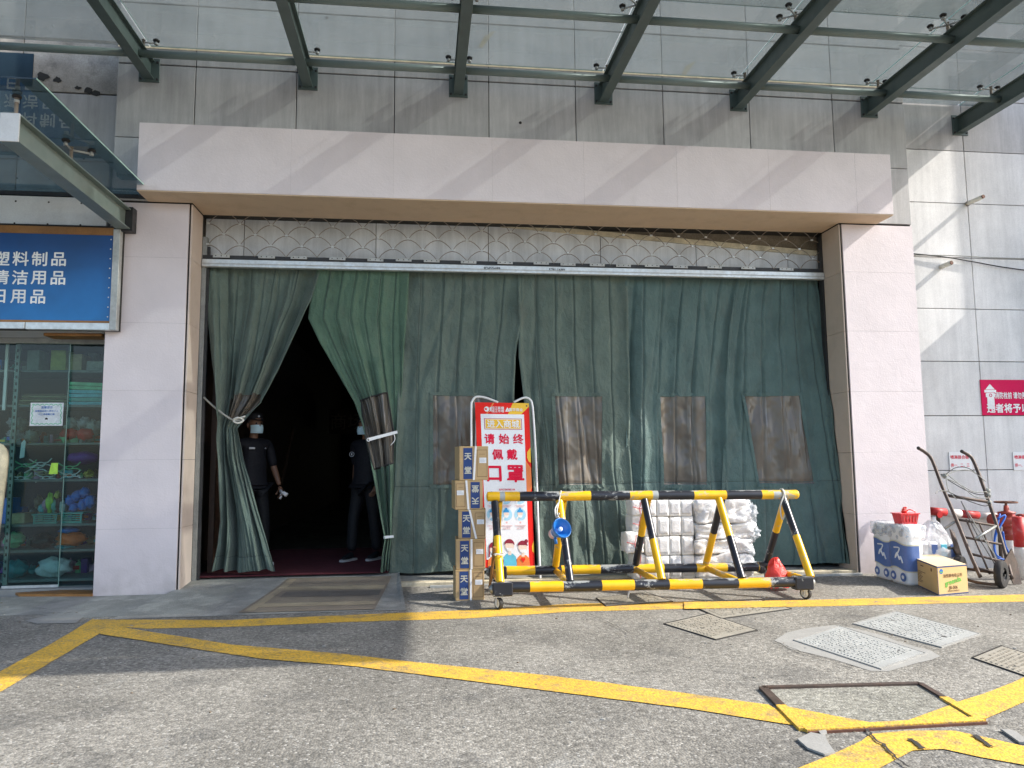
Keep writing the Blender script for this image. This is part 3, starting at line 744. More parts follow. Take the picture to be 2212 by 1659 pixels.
# scalloped wire rows
R_ = .16; rowh = .112
nrow = 5
clipb = MB().box(-.014, .014, -.008, .008, -.009, .009, 0, .002)
cme = None
for r_ in range(nrow):
    z0 = 3.40+r_*rowh; off = 0 if r_ % 2 == 0 else R_
    pts = []; x = XL1-.1-off
    while x < XR0+.2:
        for k in range(8):
            u = k/8; pts.append((x+u*2*R_, SY+.004*math.sin(r_*2+u*6), z0+.115*(math.sin(PI*u)**.8)+.01*NZ.noise(Vector((x*1.3, r_*3, 0)))+.006*math.sin(x*3+r_)))
        x += 2*R_
    pts = [(min(max(a, XL1+.02), XR0-.02), b, c) for a, b, c in pts]
    pts = [p for i, p in enumerate(pts) if XL1+.02 < p[0] < XR0-.02]
    MB().tube(pts, .0044, 6).build('wire', 'wire_metal', t, True)
    x = XL1-.1-off
    while x < XR0:
        if XL1+.03 < x < XR0-.03 and r_:
            if cme is None:
                c0 = clipb.xf(lambda p: p).build('clip', 'aluminium', t); cme = c0.data
                cx0 = sum((v.co.x for v in cme.vertices))/len(cme.vertices)
                for v in cme.vertices: v.co += Vector(org(t))
                c0.location = Vector((x, SY-.004, z0+.008))-org(t)
            else:
                c = bpy.data.objects.new('clip', cme); COL.objects.link(c); c.parent = t; c.location = Vector((x, SY-.004, z0+.008))-org(t)
        x += 2*R_
MB().box(XL1+.006, XL1+.05, .365, .44, .03, 3.6).build('guide_rail', 'galvanised', t); MB().box(XL1+.052, XL1+.075, .385, .42, .03, 3.5).build('guide_rail', 'black_metal', t)
MB().box(XR0-.022, XR0-.004, .365, .44, .03, 3.8).build('guide_rail', 'black_metal', t)

# ================================================================== CURTAINS
def inpoly(x, z, P):
    c = False
    for i in range(len(P)):
        (x1, z1), (x2, z2) = P[i-1], P[i]
        if (z1 > z) != (z2 > z) and x < (x2-x1)*(z-z1)/(z2-z1)+x1: c = not c
    return c
def edge(px, y):
    q = [Yp(a, b, y) for a, b in px]; q.sort(key=lambda p: p.z); return [(p.z, p.x) for p in q]
def curtain(label, Lp, Rp, y, seed, m, win=None, nu=130, nv=170, amp=.05, freq=7., ztop=3.33, zbot=.07, hem=.97, seams=6, border='cloth', fold_in=(0, 0), tie=None, flare=0, wname='window', full=None, y0=None):
    L, R = edge(Lp, y), edge(Rp, y)
    full = full or (interp(R, ztop)-interp(L, ztop))
    W = [(p.x, p.z) for p in (Yp(a, b, y) for a, b in win)] if win else None
    t = thing('curtain', label, 'curtain', ((interp(L, 1.5)+interp(R, 1.5))/2, y, zbot), 'padded green door curtains hanging under the shutter')
    V = []; UV = []
    for j in range(nv+1):
        z = ztop+(zbot-ztop)*j/nv
        l, r = interp(L, z), interp(R, z); w_ = r-l; comp = min(3.2, full/max(w_, .05))
        dn = j/nv
        for i in range(nu+1):
            u = i/nu
            s_ = seed*7.3
            uw = u+.05*NZ.noise(Vector((u*3, z*.8, s_)))
            a1 = NZ.noise(Vector((uw*freq, z*.35, s_)))
            a2 = NZ.noise(Vector((uw*freq*2.3, z*.7, s_+9)))
            rid = 1-abs(NZ.noise(Vector((uw*freq*.9+z*.25*(1 if u > .5 else -1), z*.30, s_+31))))*5.5
            k = .45+.55*min(1, dn*3)
            en = .50+.75*(2*abs(u-.5))**2.2 if comp < 1.6 else 1.
            yy = (a1*1.7+a2*.35*en)*amp*k*en*comp**.9+max(0, rid)**1.5*amp*.85*k*en
            # diagonal drag wrinkles
            yy += .022*NZ.noise(Vector((u*w_*4+z*2.6, z*1.6-u*w_*1.5, s_+3)))*(1.3-dn*.3)
            yy += .010*NZ.noise(Vector((u*w_*9-z*3.5, z*5, s_+5)))+.004*NZ.noise(Vector((u*w_*24, z*20, s_)))
            # quilting seams
            us = (u*seams) % 1; ds = min(us, 1-us)/seams*full
            yy += .018*math.exp(-(ds/.011)**2)-.006*math.cos((u*seams)*2*PI)
            # folded borders
            if fold_in[0] and u < fold_in[0]: yy -= .03*(1-u/fold_in[0])
            if fold_in[1] and u > 1-fold_in[1]: yy -= .03*(1-(1-u)/fold_in[1])
            if hem and abs(z-hem) < .03: yy += .010*math.exp(-((z-hem)/.010)**2)
            if tie is not None: yy *= 1-.55*math.exp(-((z-tie)/.10)**2)
            if tie is not None and z < tie: yy += .0
            zb = .02*NZ.noise(Vector((u*5, s_, 0))) if j == nv else 0
            if dn < .03: yy *= .4+.6*dn/.03
            if flare: yy -= flare*(dn**1.1)*u**1.4; x_max = XR0-.012
            x = l+w_*u + .012*NZ.noise(Vector((u*12, z*2.2, s_+77)))*(1 if 0 < i < nu else .4)
            if flare: x = min(x, x_max)
            V.append(Vector((x, (y0 or y)+yy+.02, z+zb+.01*math.sin(u*9+s_)*dn)))
    def vid(i, j): return j*(nu+1)+i
    main, wn, bd = [], [], []
    cx_, cz_ = (sum(p[0] for p in W)/len(W), sum(p[1] for p in W)/len(W)) if W else (0, 0)
    for j in range(nv):
        for i in range(nu):
            c = (V[vid(i, j)]+V[vid(i+1, j+1)])/2; q = (vid(i, j), vid(i, j+1), vid(i+1, j+1), vid(i+1, j))
            if W and inpoly(c.x, c.z, W): wn.append(q)
            else: main.append(q)
    def sub_(name, faces, mt, off=0.):
        ids = sorted({k for f in faces for k in f}); mp_ = {k: n_ for n_, k in enumerate(ids)}
        b = MB(); b.v = [V[k]+Vector((0, off, 0)) for k in ids]; b.f = [tuple(mp_[k] for k in f) for f in faces]; b.m = [0]*len(faces)
        return b.build(name, mt, t, True)
    sub_('cloth', main, m)
    if not W or True:
        for k_ in range(1, seams):
            i = round((k_/seams+.04*NZ.noise(Vector((k_*1.7, seed, 0))))*nu); b = MB(); L_ = [V[vid(i, j)] for j in range(2, nv-1)]
            L_ = [q for q in L_ if not (W and inpoly(q.x, q.z, W))]
            for q0, q1 in zip(L_, L_[1:]):
                if abs(q0.z-q1.z) < .06: b.face([q0+Vector((-.003, -.0015, 0)), q0+Vector((.003, -.0015, 0)), q1+Vector((.003, -.0015, 0)), q1+Vector((-.003, -.0015, 0))])
            b.build('seam', 'cloth_seam', t)
        if hem:
            j = round((ztop-hem)/(ztop-zbot)*nv); b = MB()
            for i in range(nu): q0, q1 = V[vid(i, j)], V[vid(i+1, j)]; b.face([q0+Vector((0, -.002, -.004)), q1+Vector((0, -.002, -.004)), q1+Vector((0, -.002, .003)), q0+Vector((0, -.002, .003))])
            b.build('hem_seam', 'cloth_seam', t)
    if W:
        wo = sub_(wname, wn, 'vinyl', .002)
        # raised binding following the cloth
        def yat(x, z):
            j = min(nv, max(0, round((ztop-z)/(ztop-zbot)*nv))); l, r = interp(L, z), interp(R, z); i = min(nu, max(0, round((x-l)/(r-l)*nu))); return V[vid(i, j)].y
        Q = []
        for a in range(len(W)):
            p, q = W[a-1], W[a]; k = max(2, int(math.dist(p, q)/.03))
            for b_ in range(k): x = p[0]+(q[0]-p[0])*b_/k; z = p[1]+(q[1]-p[1])*b_/k; Q.append(Vector((x, yat(x, z)-.003, z)))
        cz3 = Vector((cx_, 0, cz_)); b = MB(); O2 = []
        for q in Q: dq = Vector((q.x-cx_, 0, q.z-cz_)); sx2 = .03/max(.08, abs(dq.x)) ; O2.append((q, Vector((cx_+dq.x*(1+.035/ (max(p[0] for p in W)-cx_)), q.y-.004+.001, cz_+dq.z*(1+.035/(max(p[1] for p in W)-cz_))))))
        for (q0, o0), (q1, o1) in zip(O2, O2[1:]+O2[:1]):
            o0.y = min(o0.y, yat(o0.x, o0.z)-.005); o1.y = min(o1.y, yat(o1.x, o1.z)-.005); b.face([q0+Vector((0, -.004, 0)), q1+Vector((0, -.004, 0)), o1, o0])
        if border == 'cloth' and tie is None: b.build('window_border', m, t, True)
        MB().tube(Q, .011 if border == 'black_rubber' else .005, 6, closed=True).build('binding', m if border == 'cloth' else border, t, True)
    return t
CY_ = .46
curtain('grey-green curtain tied back at the far left of the doorway',
    [(443, 588), (447, 640), (455, 740), (464, 850), (468, 900), (470, 960), (474, 1050), (475, 1130), (470, 1180), (455, 1245)],
    [(692, 588), (672, 650), (640, 715), (600, 800), (565, 862), (530, 905), (512, 925), (524, 990), (545, 1060), (565, 1130), (582, 1185), (600, 1245)],
    CY_, 1, 'cloth_green', win=[(495, 862), (503, 853), (560, 850), (562, 868), (540, 890), (508, 908), (490, 905)], amp=.055, freq=8, tie=1.62, full=1.9, zbot=.13, hem=.28, seams=5, fold_in=(.04, .06))
curtain('brighter green curtain pulled right of the door gap, its window edged in black',
    [(682, 588), (667, 650), (663, 685), (690, 740), (730, 810), (765, 870), (783, 920), (800, 990), (812, 1060), (822, 1120), (832, 1165), (826, 1200), (822, 1250)],
    [(884, 588), (880, 660), (872, 780), (864, 900), (858, 1000), (852, 1100), (848, 1165), (843, 1200), (838, 1250)],
    CY_-.05, 2, 'cloth_bright', win=[(778, 864), (836, 848), (850, 935), (849, 1000), (808, 1014), (792, 945)], amp=.03, freq=6, full=1.25, seams=7, zbot=.10, border='black_rubber', hem=None)
curtain('grey-green curtain to the left of the mask poster, its window partly hidden by the poster',
    [(868, 588), (864, 700), (858, 900), (852, 1050), (840, 1250)], [(1134, 588), (1126, 690), (1114, 770), (1111, 860), (1130, 1000), (1160, 1250)],
    CY_, 3, 'cloth_green', win=[(935, 853), (1060, 855), (1062, 1048), (935, 1048)], amp=.04, freq=5, fold_in=(.03, .04))
curtain('green curtain directly to the right of the mask poster',
    [(1118, 588), (1120, 690), (1121, 770), (1131, 860), (1150, 1000), (1162, 1250)], [(1356, 588), (1360, 760), (1363, 1000), (1385, 1250)],
    CY_-.015, 4, 'cloth_green', win=[(1198, 855), (1302, 855), (1302, 1048), (1207, 1048)], amp=.045, freq=6, fold_in=(.04, .04))
curtain('green curtain behind the stacked tissue packs, second from the right',
    [(1350, 588), (1350, 760), (1352, 1000), (1340, 1250)], [(1602, 588), (1585, 700), (1572, 850), (1570, 1000), (1590, 1250)],
    CY_+.015, 5, 'cloth_teal', win=[(1428, 855), (1526, 855), (1527, 1048), (1436, 1048)], amp=.045, freq=6, fold_in=(.04, .05))
curtain('teal curtain at the far right end of the doorway',
    [(1594, 588), (1578, 700), (1570, 850), (1563, 1000), (1555, 1250)], [(1779, 588), (1783, 700), (1800, 830), (1822, 1000), (1838, 1120), (1852, 1250)],
    CY_, 6, 'cloth_teal', win=[(1610, 855), (1722, 855), (1748, 1045), (1640, 1045)], amp=.04, freq=6, fold_in=(.03, 0), flare=.33)
# header valance strip and curtain rail
tag(MB().tube([(XL1+.03, .50, 3.335), (XR0-.03, .50, 3.335)], .018, 8).build('curtain_rail', 'black_metal'), 'dark rail the door curtains hang from, behind the shutter base rail', 'rail')
# tie-backs
tag(MB().tube(smoothpts([Yp(440, 858, .37), Yp(470, 885, .36), Yp(505, 908, .34), Yp(527, 905, .34)], 5), .011, 6).build('rope', 'rope_grey', None, True), 'grey rope tying the far left curtain to the door jamb', 'rope')
tag(MB().tube(smoothpts([Yp(504, 906, .33), Yp(515, 902, .31), Yp(526, 908, .33), Yp(514, 914, .31), Yp(505, 908, .33), Yp(530, 899, .32)], 5), .009, 6).build('tie_knot', 'rope_white', None, True), 'pale knot gathering the left curtain beside the guard', 'knot')
t = thing('curtain_strap', 'white strap buckled round the bright green curtain across its black-edged window', 'strap', Yp(825, 940, .30))
MB().poly([Yp(796, 946, .33), Yp(858, 930, .36), Yp(859, 936, .36), Yp(797, 953, .33)], (0, -.006, 0)).build('strap', 'strap_white', t)
MB().tube([Yp(796, 950, .32)+Vector((.016*math.cos(a), -.004, .016*math.sin(a))) for a in [i*PI/6 for i in range(12)]], .005, 6, closed=True).build('ring', 'strap_white', t, True)
MB().tube(smoothpts([Yp(851, 938, .345), Yp(853, 950, .34), Yp(844, 962, .34)], 4), .004, 5).build('loose_end', 'strap_white', t, True)
tag(MB().poly([Yp(829, 1158, .33), Yp(850, 1156, .33), Yp(851, 1161, .33), Yp(829, 1164, .33)], (0, -.008, 0)).build('curtain_strap', 'strap_white'), 'short white band round the bottom of the bright green curtain', 'strap')

# ================================================================== CANOPY OVER THE DOOR
ZBB, ZBT, ZG = 5.11, 5.31, 5.455
t = thing('canopy', 'long glass canopy on dark grey-green steel beams over the doorway', 'canopy', (1.4, 0, ZBB)); CAN = t
bx = [-4.76, -3.19, -1.62, -.06, 1.52, 3.06, 4.62, 6.0]
def ibeam(x, y0, z0, z1, wd=.10, y1=-4.2, m='steel_green', name='beam', par=None, slope=0):
    b = MB(); tf = .012; tw = .03
    b.box(x-wd/2, x+wd/2, y1, y0, z0, z0+tf, 0, .002); b.box(x-wd/2, x+wd/2, y1, y0, z1-tf, z1, 0, .002); b.box(x-tw/2, x+tw/2, y1, y0, z0+tf, z1-tf)
    return b.build(name, m, par)
for x in bx:
    yy = -.012 if x < 5.5 else RY-.012
    o = ibeam(x, yy, ZBB, ZBT, par=t)
    MB().box(x-.10, x+.10, yy+.0, yy+.012, ZBB-.03, ZBT+.02, 0, .002).build('wall_plate', 'steel_green' if x < 5.5 else 'steel_green', o)
    bb = MB()
    for (a, c) in ((-.08, ZBB), (.08, ZBB), (-.08, ZBT-.02), (.08, ZBT-.02)): bb.lathe([(0, .014), (.012, .012), (.013, 0)], (x+a, yy, c), (0, -1, 0), 6)
    bb.build('bolts', 'black_metal', o)
for yt in (-.32, -1.37, -2.6, -3.9):
    for a, b_ in zip([-6.3]+bx, bx):
        MB().tube([(a+.016, yt, 5.21), (b_-.016, yt, 5.21)], .037, 14).build('tube_rail', 'steel_green_light', t, True)
py_ = [-.01, -1.30, -2.60, -3.9, -4.28]; XE = 6.5
for a, b_ in zip([-6.3]+bx, bx+[XE]):
    if b_ == -4.76: continue
    for c, d in zip(py_, py_[1:]):
        x0, x1 = (a+.008, b_-.008); y1_ = c
        if a >= 4.6 and c == -.01: y1_ = RY-.01 if a > 5.5 else c
        o = MB().box(x0, x1, d+.008, y1_-.006, ZG, ZG+.012).build('glass_pane', 'canopy_glass' if c == -.01 else 'canopy_glass_mid_shade' if c == -1.30 else 'canopy_glass_outer_shade', t)
        if d > -2.7 and a >= -3.3:
            MB().box(x0-.002, x0+.0, d+.008, y1_-.006, ZG, ZG+.012).build('edge', 'glass_edge', o)
            MB().box(x0, x1, y1_-.0055, y1_-.0035, ZG, ZG+.012).build('edge', 'glass_edge', o)
MB().box(4.63, 5.98, -.003, RY-.008, ZG+.001, ZG+.011).build('glass_pane', 'canopy_glass', t)
# sealant bead along the wall
MB().box(-3.5, 5.05, -.004, .0, ZG-.01, ZG+.018).build('sealant', 'cream_trim', t)
def spider(x, y, par, arms, zt, zg):
    b = MB(); b.lathe([(.014, 0), (.014, zg-zt-.03), (.02, zg-zt-.03)], (x, y, zt), n=10)
    o = b.build('spider_fitting', 'wire_metal', par, True)
    for (ax, ay) in arms:
        q = MB(); q.tube([(x, y, zg-.055), (x+ax, y+ay, zg-.045)], .009, 7); q.lathe([(.009, -.02), (.018, -.018), (.018, 0), (.012, .002), (.012, .012)], (x+ax, y+ay, zg-.042), n=12)
        q.build('arm', 'aluminium_dull', o, True)
        MB().lathe([(0, -.002), (.030, 0), (.032, .012), (.02, .022), (0, .024)], (x+ax, y+ay, zg-.024), n=14).build('cap', 'black_rubber', o, True)
for x in bx[1:]:
    spider(x, -.19, t, [(-.11, .03), (.11, .03)], ZBT, ZG)
    spider(x, -1.30, t, [(-.11, .09), (.11, .09), (-.11, -.09), (.11, -.09)], ZBT, ZG)

# ================================================================== LOWER CANOPY OVER THE LEFT SHOP
t = thing('canopy', 'small lower glass canopy on a flanged beam over the left shop sign', 'canopy', (-4, -1, 3.5))
ibeam(-3.335, -.11, 3.515, 3.72, .13, -2.12, 'steel_green_light', par=t)
MB().box(-3.40, -3.27, -2.135, -2.121, 3.513, 3.722, 0, .002).build('end_plate', 'white_metal', t)
ibeam(-5.3, -.11, 3.515, 3.72, .13, -2.12, 'steel_green_light', par=t)
MB().box(-3.42, -3.25, -.11, -.005, 3.50, 3.74, 0, .002).build('wall_plate', 'black_metal', t)
MB().box(-7.2, -3.09, -1.30, -.02, 3.895, 3.907).build('glass_pane', 'side_glass', t); MB().box(-7.2, -3.09, -2.3, -1.315, 3.895, 3.907).build('glass_pane', 'side_glass', t)
MB().box(-3.0895, -3.0875, -2.3, -.02, 3.895, 3.907).build('edge', 'glass_edge', t)
MB().box(-7.2, -3.1, -.018, .2, 3.86, 3.90).build('wall_angle', 'black_metal', t)
spider(-3.335, -1.22, t, [(.12, .09), (.0, -.1)], 3.72, 3.895)
spider(-3.335, -2.06, t, [(.0, .0)], 3.72, 3.895)

# ================================================================== LEFT SHOP
t = thing('shop_room', 'left shop front with metal header, soffit and dark shelves room behind glass', 'shop front', (-4.8, .4, 0))
SX = -3.51; zs_ = Yp(100, 712, -.1).z
MB().box(-7.5, SX, -.06, -.03, 3.50, 3.835, 0, .002).build('header_panel', 'white_metal', t)
rv = MB()
for x in (-4.35, -4.05, -3.75, -4.7):
    for z in (3.56, 3.78): rv.lathe([(0, .004), (.008, .003), (.010, 0)], (x, -.06, z), (0, -1, 0), 8)
rv.build('rivets', 'joint_dark', t)
MB().box(-7.5, SX, -.028, .38, 3.40, 3.83).build('header_box', 'aluminium_dull', t)
MB().box(-7.5, SX, .0, .42, zs_-.0, zs_+.03).build('soffit', 'white_metal', t)
MB().box(-7.5, SX, .39, .45, zs_-.06, zs_-.001).build('head_rail', 'galvanised', t)
MB().box(-4.1, -3.56, .08, .3, zs_-.03, zs_-.002, 0, .004).build('wood_batten', 'wood_strip', t)
MB().box(-7.5, SX, .30, .48, -.05, .035, 0, .004).build('sill', 'concrete_light', t)
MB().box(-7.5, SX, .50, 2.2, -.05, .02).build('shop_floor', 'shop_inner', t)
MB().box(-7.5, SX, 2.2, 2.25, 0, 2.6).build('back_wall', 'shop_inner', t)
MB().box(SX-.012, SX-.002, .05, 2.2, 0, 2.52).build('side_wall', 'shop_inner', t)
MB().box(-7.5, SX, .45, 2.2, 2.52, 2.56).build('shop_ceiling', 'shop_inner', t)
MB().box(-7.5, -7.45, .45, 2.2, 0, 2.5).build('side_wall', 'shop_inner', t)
g1 = thing('glass_door', 'frameless greenish glass door of the left shop with a notice stuck on it', 'glass door', (-4.3, .4, .035))
xl, xr = Yp(9, 1200, .40).x, Yp(130, 1200, .40).x
MB().box(-5.2, xl-.01, .42, .43, .04, zs_-.06).build('side_pane', 'shop_glass', g1)
MB().box(xl, xr, .385, .397, .04, zs_-.06).build('pane', 'door_glass', g1)
MB().box(xr-.03, SX-.02, .42, .43, .04, zs_-.06).build('side_pane', 'shop_glass', g1)
MB().box(xr, xr+.003, .385, .397, .04, zs_-.06).build('edge', 'glass_edge', g1)
MB().box(xl, xr, .383, .399, .036, .06).build('bottom_clamp', 'aluminium', g1)
# notice
a, b_ = Yp(64, 920, .383), Yp(138, 870, .383)
PAL = ['goods_turquoise', 'goods_green', 'goods_cyan', 'goods_yellow', 'goods_tan', 'goods_grey', 'goods_orange', 'goods_red', 'goods_purple', 'goods_blue', 'goods_teal', 'goods_pink', 'goods_white', 'goods_black', 'goods_brown']
def restock():
    rr = random.Random(31)
    for row, (n_, hmin, hmax) in enumerate(((13, .10, .24), (0, 0, 0), (15, .06, .13), (14, .06, .14), (16, .06, .16), (15, .05, .10), (12, .08, .16))):
        b = MB(); x = -5.2
        for k in range(n_ * 3):
            if x > SX-.1: break
            wd_ = rr.uniform(.03, .10); h_ = rr.uniform(hmin, hmax) if n_ else 0; z = shz[row]+.001; yb2 = GY+.27; m_ = rr.randrange(len(PAL))
            if rr.random() < .5: b.box(x, x+wd_, yb2, yb2+.12, z, z+h_, m_, .004)
            elif rr.random() < .5: b.lathe([(0, 0), (wd_*.45, 0), (wd_*.45, h_*.7), (wd_*.15, h_*.85), (wd_*.15, h_), (0, h_)], (x+wd_/2, yb2+.06, z), n=10, m=m_)
            else: b.sphere((x+wd_/2, yb2+.06, z+h_*.5), (wd_*.55, .06, h_*.5), 10, 7, m_, .7, k)
            if rr.random() < .4: b.box(x+.1*wd_, x+.9*wd_, yb2-.003, yb2-.001, z+h_*.3, z+h_*.6, rr.randrange(len(PAL)))
            x += wd_+rr.uniform(.002, .012)
        if n_: tag(b.build('small_goods', PAL), 'crowded row of small coloured goods at the back of the '+('top', '', 'third', 'fourth', 'fifth', 'sixth', 'bottom')[row]+' shop shelf', 'goods', kind='stuff')
t = thing('notice', 'white printed notice with wavy green border on the shop glass', 'notice', a)
MB().box(a.x, b_.x, .379, .382, a.z, b_.z).build('sheet', 'goods_white', t)
wv = [(a.x+.02+(b_.x-a.x-.04)*u, a.z+.02+.006*math.sin(u*40)) for u in [i/30 for i in range(31)]]+[(b_.x-.02+.006*math.sin(v*25), a.z+.02+(b_.z-a.z-.04)*v) for v in [i/20 for i in range(21)]]+[(b_.x-.02-(b_.x-a.x-.04)*u, b_.z-.02+.006*math.sin(u*40)) for u in [i/30 for i in range(31)]]+[(a.x+.02+.006*math.sin(v*25), b_.z-.02-(b_.z-a.z-.04)*v) for v in [i/20 for i in range(21)]]
MB().tube([(x, .379, z) for x, z in wv], .0035, 5, closed=True).build('border', 'goods_green', t)
cx = (a.x+b_.x)/2
for s_, z, sz in (('温馨提示', .80, .028), ('疫情期间进入商场三人', .64, .022), ('以上请佩戴口罩', .50, .022)): text(s_, (cx, .3785, a.z+(b_.z-a.z)*z), (1, 0, 0), (0, 0, 1), sz, 'ink_blue', t, .01)
MB().sphere((cx, .3785, a.z+(b_.z-a.z)*.30), (.014, .001, .012), 10, 6).build('head', 'ink_black', t); MB().sphere((cx, .378, a.z+(b_.z-a.z)*.24), (.009, .001, .007), 10, 6).build('face_mask', 'ink_white', t)
a, b_ = Yp(108, 1024, .383), Yp(126, 1000, .383)
tag(MB().poly([(a.x-.01, .38, a.z), (b_.x, .38, a.z), (b_.x, .38, b_.z), (a.x+.01, .38, b_.z)], (0, -.002, 0)).build('sticker', 'goods_lime'), 'small lime yellow card stuck on the shop glass', 'card')
a, b_ = Yp(42, 990, .7), Yp(56, 950, .7)
tag(MB().poly([(a.x, .7, a.z), (b_.x-.01, .7, a.z+.01), (b_.x, .7, b_.z-.02), (b_.x-.02, .7, b_.z), (a.x+.01, .7, b_.z-.03)], (0, .012, 0)).build('card', 'paper_white'), 'bright white card hanging behind the shop glass left of the clear bags', 'card')
# blue sign board
t = thing('shop_sign', 'blue shop board with white Chinese characters in an aluminium frame at the left', 'sign', (-4.3, -.1, zs_)); sy = -.10
zt_, zb_ = Yp(130, 506, sy).z, Yp(130, 692, sy).z; xr = Yp(242, 600, sy).x; xo = Yp(257, 600, sy).x
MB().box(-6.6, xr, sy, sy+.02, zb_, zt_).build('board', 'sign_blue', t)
MB().box(-6.6, xr, sy-.002, sy+.02, zt_+.001, zt_+.075).build('timber_strip', 'wood_strip', t); MB().box(-6.6, xr, sy-.002, sy+.02, zb_-.022, zb_-.001).build('timber_strip', 'wood_strip', t)
MB().box(xr+.001, xo, sy-.02, sy+.05, zs_, 3.51, 0, .003).build('frame_bar', 'aluminium_dull', t)
MB().box(-4.17, xr, sy-.018, sy+.05, zs_, zb_-.023, 0, .003).build('frame_bar', 'aluminium', t); MB().box(-6.6, -4.18, sy-.014, sy+.05, zs_+.004, zb_-.023, 0, .003).build('frame_bar', 'aluminium', t)
MB().box(-6.6, xo-.001, sy+.021, -.005, zs_+.002, zt_+.1).build('backing', 'joint_dark', t)
sc = MB()
for i in range(9): sc.lathe([(0, .003), (.006, .002), (.007, 0)], (xr-.025, sy, zb_+.04+i*(zt_-zb_-.08)/8), (0, -1, 0), 7)
sc.build('screws', 'white_metal', t)
# ghost of the older film peeling at the lower right of the board is left to the material
def chars(row, py, x_last, pitch, size):
    for i, ch in enumerate(reversed(row)):
        p = Yp(x_last-i*pitch, py+(i*-.6), sy); text(ch, (p.x, sy-.0005, p.z), (1, 0, 0), (0, 0, 1), size, 'ink_white', t, .018, sx=1.02)
chars('塑料制品', 560, 127, 41, .148); chars('清洁用品', 600.5, 125.5, 41, .148); chars('日用品', 641, 82, 41.5, .148)
# shelves
t = thing('shelf_rack', 'slotted metal rack with shelves behind the shop glass', 'shelves', (-4.2, 1.2, 0))
GY = .85
shz = [Yp(100, q, GY).z for q in (802, 876, 957, 1035, 1130, 1185, 1248)]
for z in shz: MB().box(-5.6, SX-.02, GY-.12, GY+.45, z-.025, z, 0, .003).build('shelf', 'shelf_metal', t)
p = Yp(25, 1000, GY-.15)
o = MB().box(p.x-.02, p.x+.025, GY-.16, GY-.13, .02, 2.5, 0, .002).build('post', 'galvanised', t)
sl = MB(); z = .1
while z < 2.45: sl.box(p.x-.006, p.x+.012, GY-.1615, GY-.160, z, z+.03); z += .07
sl.build('slots', 'joint_dark', o)
MB().box(p.x-.12, p.x-.09, GY-.16, GY-.14, 1.8, 2.5, 0, .002).build('post', 'white_metal', t)
def gx(px, py=1000, y=GY): return Yp(px, py, y).x
def gz(py, px=100, y=GY): return Yp(px, py, y).z
def gbox(x0, x1, yt, sh, m, label, cat='box', tilt=0):
    z0 = shz[sh]+.001; z1 = gz(yt)
    o = MB().box(gx(x0), gx(x1), GY, GY+.22, z0, z1, 0, .006)
    return tag(o.build(cat.replace(' ', '_'), m), label, cat)
gbox(45, 72, 756, 0, 'goods_grey', 'pale grey carton at the left of the top shop shelf')
gbox(97, 130, 756, 0, 'goods_yellow', 'dull yellow carton on the top shop shelf')
gbox(136, 166, 764, 0, 'goods_tan', 'tan carton to the right of the yellow one on the top shop shelf')
gbox(176, 214, 779, 0, 'goods_grey', 'low wide grey carton at the right end of the top shop shelf')
for k in range(6):
    z = shz[1]+.001+k*.021; tag(MB().box(gx(32)+.01*k, gx(140)-.015*(k % 3), GY-.02+.01*(k % 2), GY+.25, z, z+.018, 0, .003).build('board', 'goods_brown' if k % 2 else 'goods_tan'), 'brown flat board in the pile left of the turquoise trays, '+('lowest', 'second', 'third', 'fourth', 'fifth', 'topmost')[k], 'board', 'brown boards piled on the second shop shelf')
for k in range(6):
    z = shz[1]+.002+k*.040
    b = MB().box(gx(146), gx(217), GY-.04, GY+.24, z, z+.012, 0, .003); b.box(gx(146), gx(217), GY-.045, GY-.035, z+.010, z+.036)
    x0, x1 = gx(146), gx(217)
    b.xf(lambda p: (p.x, p.y, p.z+(x1-p.x)*(.0+.035*k/5) if k else p.z))
    tag(b.build('tray', ('goods_cyan', 'goods_turquoise', 'goods_cyan', 'goods_cyan', 'goods_green', 'goods_green')[k]), ('lowest cyan', 'turquoise', 'middle cyan', 'upper cyan', 'lower pale green', 'topmost pale green')[k]+' tray in the tilted stack behind the shop glass', 'tray', 'stacked trays in the shop')
rnd = random.Random(11)
def lump(x0, x1, y0, y1, m, label, cat='bag', sd=1, jit=.5, y=GY+.05, ry=.1):
    c = Yp((x0+x1)/2, (y0+y1)/2, y); rx = (gx(x1)-gx(x0))/2; rz = abs(gz(y0)-gz(y1))/2
    o = MB().sphere(c, (rx, ry, rz), 20, 12, 0, jit, sd)
    return tag(o.build(cat.replace(' ', '_'), m, None, True), label, cat)
for k, q in enumerate([(146, 170, 905, 936), (168, 196, 903, 930), (190, 219, 908, 938), (170, 205, 925, 956)]):
    lump(*q, 'clear_film' if k % 2 else 'goods_grey', ('leftmost', 'upper middle', 'rightmost', 'lower')[k]+' bundle of clear plastic bags on the third shop shelf', 'bag', k+2, .7)
for k, q in enumerate([(22, 42, 900, 925), (36, 58, 905, 930), (20, 50, 925, 950), (58, 82, 930, 955)]):
    lump(*q, 'goods_grey' if k % 2 else 'clear_film', ('upper left', 'upper right', 'lower left', 'lower right')[k]+' grey plastic bundle beside the slotted shelf post', 'bag', k+12, .7)
o = MB().sphere(Yp(148, 937, GY-.05), (.085, .06, .06), 18, 10, 0, .3, 5).sphere(Yp(184, 938, GY-.05), (.085, .06, .06), 18, 10, 0, .3, 9).tube([Yp(158, 935, GY-.05), Yp(174, 935, GY-.05)], .022, 8)
tag(o.build('red_bundle', 'goods_red', None, True), 'dark red bow-shaped bundle on the third shop shelf', 'bundle')
lump(147, 214, 975, 1003, 'goods_purple', 'dark purple basin at the right of the fourth shop shelf', 'basin', 21, .15, ry=.12)
